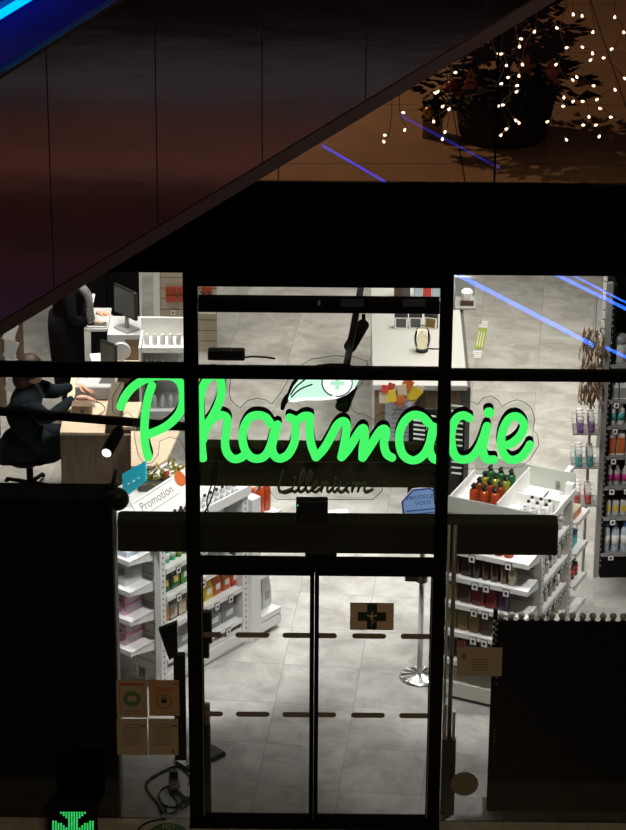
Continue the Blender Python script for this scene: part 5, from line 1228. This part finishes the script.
deco(452, 86, YT+.15, 'ball', 'round red bauble at the upper left side of the tree', 1.1); deco(459, 90, YT+.2, 'ball', 'second red bauble just right of the upper left one')
deco(471, 82, YT+.1, 'tree', 'orange felt fir shape hanging left on the tree'); deco(526, 68, YT+.2, 'man', 'orange felt gingerbread shape in the middle of the tree')
deco(552, 73, YT+.15, 'man', 'orange felt figure hanging right on the tree'); deco(429, 112, YT+.15, 'ball', 'gold bauble on the low left branch of the tree'); deco(528, 42, YT+.3, 'ball', 'dim red bauble high on the tree'); deco(582, 82, YT+.35, 'ball', 'gold bauble on the right edge of the tree', .8)
# low left branch carrying the gold bauble
mb = MB(); rr = random.Random(3)
c_ = at_y(436, 108, YT+.2)
t = thing('fir_garland', 'small fir sprig sticking out left of the tree', 'garland', tuple(c_))
for k in range(70):
    p = Vector((rr.gauss(0, .045), rr.gauss(0, .04), rr.gauss(0, .05))); d = Vector((rr.uniform(-1, 1), rr.uniform(-1, 1), rr.uniform(-1, 1))).normalized()*.06; s1 = d.cross(Vector((.1, .2, 1))).normalized()*.018
    mb.add([p-d*.4, p+s1, p+d, p-s1, p+Vector((0, .01, .01))], [(0, 1, 4), (1, 2, 4), (2, 3, 4), (3, 0, 4), (0, 3, 2, 1)])
mb.build('needles', 'fir', t); MB().tube([(0, 0, 0), (.12, .06, -.02), (.2, .12, .0)], .012).build('twig', 'basket_weave', t)
# string lights: strands of small warm lamps hanging just inside the balustrade
emitmat('bulb_glow', (1, .66, .46), 3.2); mat('wire_clear', (.16, .14, .10), .5); mat('bulb_socket', (.45, .30, .15), .4)
def c1(x, y): return (370+x/4.37, y/4.37)
def c2(x, y): return (490+x/4.37, y/4.37)
STR = [([c1(132, 380), c1(130, 490), c1(155, 552)], 'first strand of warm fairy lights from the left, above the escalator edge'),
       ([c1(95, 500), c1(80, 592), c1(52, 605)], 'lowest short strand of warm fairy lights at the far left'),
       ([c1(358, 320), c1(307, 387), c1(270, 403)], 'short fairy light strand left of the red baubles'),
       ([c1(350, 400), c1(330, 455), c1(355, 465), c1(275, 515)], 'fairy light strand across the small fir sprig'),
       ([c1(352, 480), c1(335, 562), c1(320, 592)], 'short fairy light strand below the fir sprig'),
       ([c2(10, 190), c2(25, 230), c2(60, 290), c2(35, 370), c2(95, 372), c2(105, 378), c2(130, 393)], 'fairy light strand at the left side of the tree with a sideways tail'),
       ([c2(115, 130), c2(120, 170), c2(130, 187), c2(90, 245), c2(65, 232), c2(75, 280), c2(110, 320), c2(90, 335), c2(85, 420), c2(70, 458), c2(103, 513), c2(122, 525)], 'long fairy light strand hanging left of the tree trunk'),
       ([c2(200, 123), c2(160, 180), c2(138, 266), c2(125, 315), c2(100, 400), c2(50, 456), c2(85, 555), c2(58, 578)], 'fairy light strand sloping from the escalator edge down the left half of the tree'),
       ([c2(330, 40), c2(305, 128), c2(330, 200), c2(350, 205), c2(300, 270), c2(330, 338), c2(350, 338), c2(372, 322)], 'fairy light strand down the middle right of the tree'),
       ([c2(300, 380), c2(325, 410), c2(335, 466), c2(265, 525), c2(325, 597)], 'low fairy light strand over the right side of the basket'),
       ([c2(360, 47), c2(400, 53)], 'pair of fairy lights at the top edge right of the tree'),
       ([c2(435, 20), c2(453, 125), c2(390, 197), c2(447, 218), c2(452, 253), c2(400, 320), c2(440, 373), c2(375, 432), c2(420, 443), c2(428, 495), c2(392, 550)], 'fairy light strand along the right edge of the tree'),
       ([c2(545, 0), c2(547, 62), c2(580, 125), c2(545, 205), c2(510, 253), c2(577, 332), c2(540, 380), c2(480, 425), c2(495, 477), c2(543, 512), c2(478, 543), c2(485, 582)], 'fairy light strand on plain floor at the far right')]
NOB = {(0, 0), (1, 0), (3, 0), (4, 0), (5, 0), (5, 2), (5, 4), (6, 0), (6, 3), (6, 6), (6, 8), (7, 1), (7, 4), (8, 0), (8, 2), (8, 5), (9, 0), (11, 0), (11, 5), (12, 0)}
for si, (pts, lab) in enumerate(STR):
    Yd = .10+.03*(si % 3); W = [at_y(x, y, Yd) for x, y in pts]
    t = thing('fairy_light_strand', lab, 'fairy lights', tuple(W[0]), 0, 'fairy lights along the balustrade'); o0 = W[0]
    cv = catmull([(p.x-o0.x, p.y-o0.y, p.z-o0.z) for p in W], 5)
    if W[0].z > 5.6 or True: cv = [(cv[0][0], cv[0][1], cv[0][2]+(.35 if si not in (9, 10) else .05))]+cv
    MB().tube(cv, .0028, 5).build('wire', 'wire_clear', t)
    rr = random.Random(si)
    for k, p in enumerate(W):
        if (si, k) in NOB: continue
        q = p-o0; d = Vector((rr.uniform(-.8, .8), -.2, rr.uniform(-1, .3))).normalized(); R_ = d.to_track_quat('Z', 'Y').to_matrix().to_4x4(); R_.translation = q
        bl = MB().lathe([(.004, .012), (.007, .02), (.009, .028), (.005, .034)], 8, T=R_).build('bulb', 'bulb_glow', t)
        MB().lathe([(.005, -.004), (.0055, .013)], 8, T=R_).build('socket', 'bulb_socket', bl)
# pale display stands behind at the left of the tree
for k, (px, py, w_, h_, d_, nm) in enumerate(((432, 135, .16, .22, .16, 'small pale pedestal under the fir sprig on the upper floor'),)):
    v = at_z(px, py, 4.83); t = thing('pedestal' if k == 0 else 'low_bench', nm, 'pedestal' if k == 0 else 'bench', tuple(v))
    mat('pale_ply', (.40, .29, .19), .5); MB().box(-w_/2, w_/2, -d_/2, d_/2, h_-.03, h_).build('top', 'pale_ply', t)
    if k == 0: MB().box(-w_*.42, w_*.42, -d_*.42, d_*.42, 0, h_-.03).build('body', 'pale_ply', t)
    else:
        for sx in (-1, 1): MB().box(sx*w_*.42-.02, sx*w_*.42+.02, -d_*.4, d_*.4, 0, h_-.03).build('leg', 'pale_ply', t)
t = thing('glass_clamp', 'small white ring clamp at the foot of the balustrade joint', 'clamp', tuple(at_y(492.5, 167, -.02)))
MB().tube([(.016*math.cos(2*PI*k/14), 0, .026*math.sin(2*PI*k/14)) for k in range(14)], .0022, 5, closed=True).build('ring', 'grey_steel', t)

# ================================================================ ESCALATOR in front (4 m before the shop front)
YE = -4.0
pA, pB = at_y(0, 335, YE), at_y(555, 0, YE); tA, tB = at_y(0, 78, YE), at_y(122, 0, YE)
sl = (pB.z-pA.z)/(pB.x-pA.x)
zb_ = lambda x: pA.z+sl*(x-pA.x)
slt = (tB.z-tA.z)/(tB.x-tA.x); zt_ = lambda x: tA.z+slt*(x-tA.x)
es = thing('escalator', 'escalator clad in dark brushed metal panels crossing the upper left', 'escalator', (0, YE, 0))
mat('brushed_brown', (.40, .31, .30), .06, 1, noise=.08, nscale=1.5, stretch=(1, 1, 3), bump=.06)
# soft undulation of the sheet so reflections bend
m = MATS['brushed_brown']; nt = m.node_tree; b = nt.nodes['Principled BSDF']
mat('trim_brown', (.16, .12, .13), .45, .8); mat('seam_black', (.004, .004, .004), .8)
XA, XB = -2.6, 2.6
seams = [XA]+[at_y(px, py, YE).x for px, py in ((49, 140), (156, 110), (262, 90), (366, 60))]
seams += [seams[-1]+.58*k for k in range(1, 5)]
for i in range(len(seams)-1):
    x0, x1 = seams[i]+.003, seams[i+1]-.003
    vs = [(x0, 0, zb_(x0)+.07), (x1, 0, zb_(x1)+.07), (x1, 0, zt_(x1)), (x0, 0, zt_(x0))]; vs += [(x, .012, z) for x, y, z in vs]
    MB().add(vs, [(0,1,2,3),(7,6,5,4),(0,4,5,1),(1,5,6,2),(2,6,7,3),(3,7,4,0)]).build('side_panel', 'brushed_brown', es)
def slant(name, m_, f0, f1, y0, y1, ztop=False):
    fz = zt_ if ztop else zb_
    vs = [(XA, y0, fz(XA)+f0), (XB, y0, fz(XB)+f0), (XB, y0, fz(XB)+f1), (XA, y0, fz(XA)+f1)]; vs += [(x, y1, z) for x, y, z in vs]
    return MB().add(vs, [(0,1,2,3),(7,6,5,4),(0,4,5,1),(1,5,6,2),(2,6,7,3),(3,7,4,0)]).build(name, m_, es)
slant('seam_backing', 'seam_black', .07, 1.2, .014, .05)
slant('bottom_trim', 'trim_brown', 0, .068, -.02, .06)
slant('underside', 'black_matt', 0, .04, .06, 1.15)
slant('top_trim', 'trim_black' if 'trim_black' in MATS else mat('trim_black', (.02, .015, .015), .4).name, 0.0, .02, -.03, .10, True)
slant('inner_skirt', mat('skirt_led_tint', (.006, .008, .30), .5).name, -.25, .95, 1.02, 1.05, True)  # blue glow of the LED strip put into the panel's base colour
slant('step_deck', 'black_matt', -.30, -.25, .1, 1.0, True)
slant('glass_balustrade', 'clear_glass', .02, .9, .035, .047, True)
slant('far_balustrade', 'clear_glass', .06, .9, .98, .99, True)
emitmat('led_cyan', (.0, .28, 1.0), 2.6); emitmat('led_blue', (.03, .15, 1.0), 19); emitmat('led_blue_dim', (.010, .045, 1.0), 9)
lA, lB = at_y(-20, 27, YE+.9), at_y(34, -6, YE+.9); d = (lB-lA).normalized(); k = (lA-d*.8)
MB().tube([lA-d*.6-Vector((0, YE, 0)), lB+d*1.2-Vector((0, YE, 0))], .022, 8).build('light_strip', 'led_cyan', es)
# handrail light lines of the other escalator, below the picture: seen only as reflections in the shop glass
emitmat('led_blue_dim2', (.02, .05, 1.0), 3)
def mirror_strip(lab, p0, p1, Y, r, m_='led_blue', ext=.0):
    """LED strip recessed in a channel, shining upwards"""
    a, b = at_y(*p0, Y), at_y(*p1, Y); a.y = b.y = -Y; d = (b-a)
    t = thing('light_line', lab, 'light strip', tuple(a)); w1 = Vector((0, r*2.6, 0)); w2 = w1*1.15; h_ = Vector((0, 0, -.04)); e_ = Vector((0, 0, .001))
    MB().add([-w2+h_, d-w2+h_, d+w2+h_, w2+h_, -w2, d-w2, d+w2, w2], [(3,2,1,0),(4,5,6,7),(0,1,5,4),(1,2,6,5),(2,3,7,6),(3,0,4,7)]).build('channel', 'black_metal', t)
    MB().add([-w1+e_, d-w1+e_, d+w1+e_, w1+e_], [(0, 1, 2, 3)]).build('lit_strip', m_, t)
mirror_strip('longest blue light line on the lower escalator outside the frame', (448, 272), (594, 348), 6.5, .022)
mirror_strip('upper blue light line on the lower escalator outside the frame', (546, 272), (640, 318), 6.6, .018)
mirror_strip('second upper blue light line beside it on the lower escalator', (558, 270), (640, 312), 6.8, .010)
mirror_strip('short blue light line at the lower right of the lower escalator', (606, 350), (640, 366), 6.7, .016)
mirror_strip('faint blue light line on the lower escalator, leftmost outside the frame', (322, 145), (386, 182), 6.9, .014, 'led_blue_dim')
mirror_strip('faintest blue light line between the others outside the frame', (400, 115), (500, 168), 6.9, .012, 'led_blue_dim2')

# ================================================================ LED CROSS at the lower left
t = thing('led_cross_sign', 'green dot matrix LED sign with a lit arrow pattern at the bottom left', 'LED sign', tuple(at_y(72, 836, -.35)))
o0 = t.location
a, b = at_y(47, 805, -.35), at_y(96, 805, -.35)
MB().rbox(a.x-o0.x, b.x-o0.x, 0, .10, -.30, a.z-o0.z, .01).build('housing', 'black_matt', t)
emitmat('led_green', (.03, .85, .12), .8); emitmat('led_green_pale', (.16, .80, .42), .7)
m1, m2 = MB(), MB()
for c in range(16):
    for r_ in range(12):
        px = 53.2+2.64*c; py = 812.8+2.25*r_
        on = (abs(c-7.5) <= 4.6-r_*.95 and r_ < 5) or (abs(c-7.5) < 1.6 and 3 <= r_) or (abs(c-7.5) > 1.9 and r_ >= 3 and r_ > 3+(7.5-abs(c-7.5))*.62)
        if not on: continue
        p = at_y(px, py, -.352); m1.m(0 if (c*7+r_*3) % 4 else 1).box(p.x-o0.x-.0058, p.x-o0.x+.0058, -.004, .0, p.z-o0.z-.0068, p.z-o0.z+.0068)
m1.build('lit_dots', ['led_green', 'led_green_pale'], t, kind='stuff')
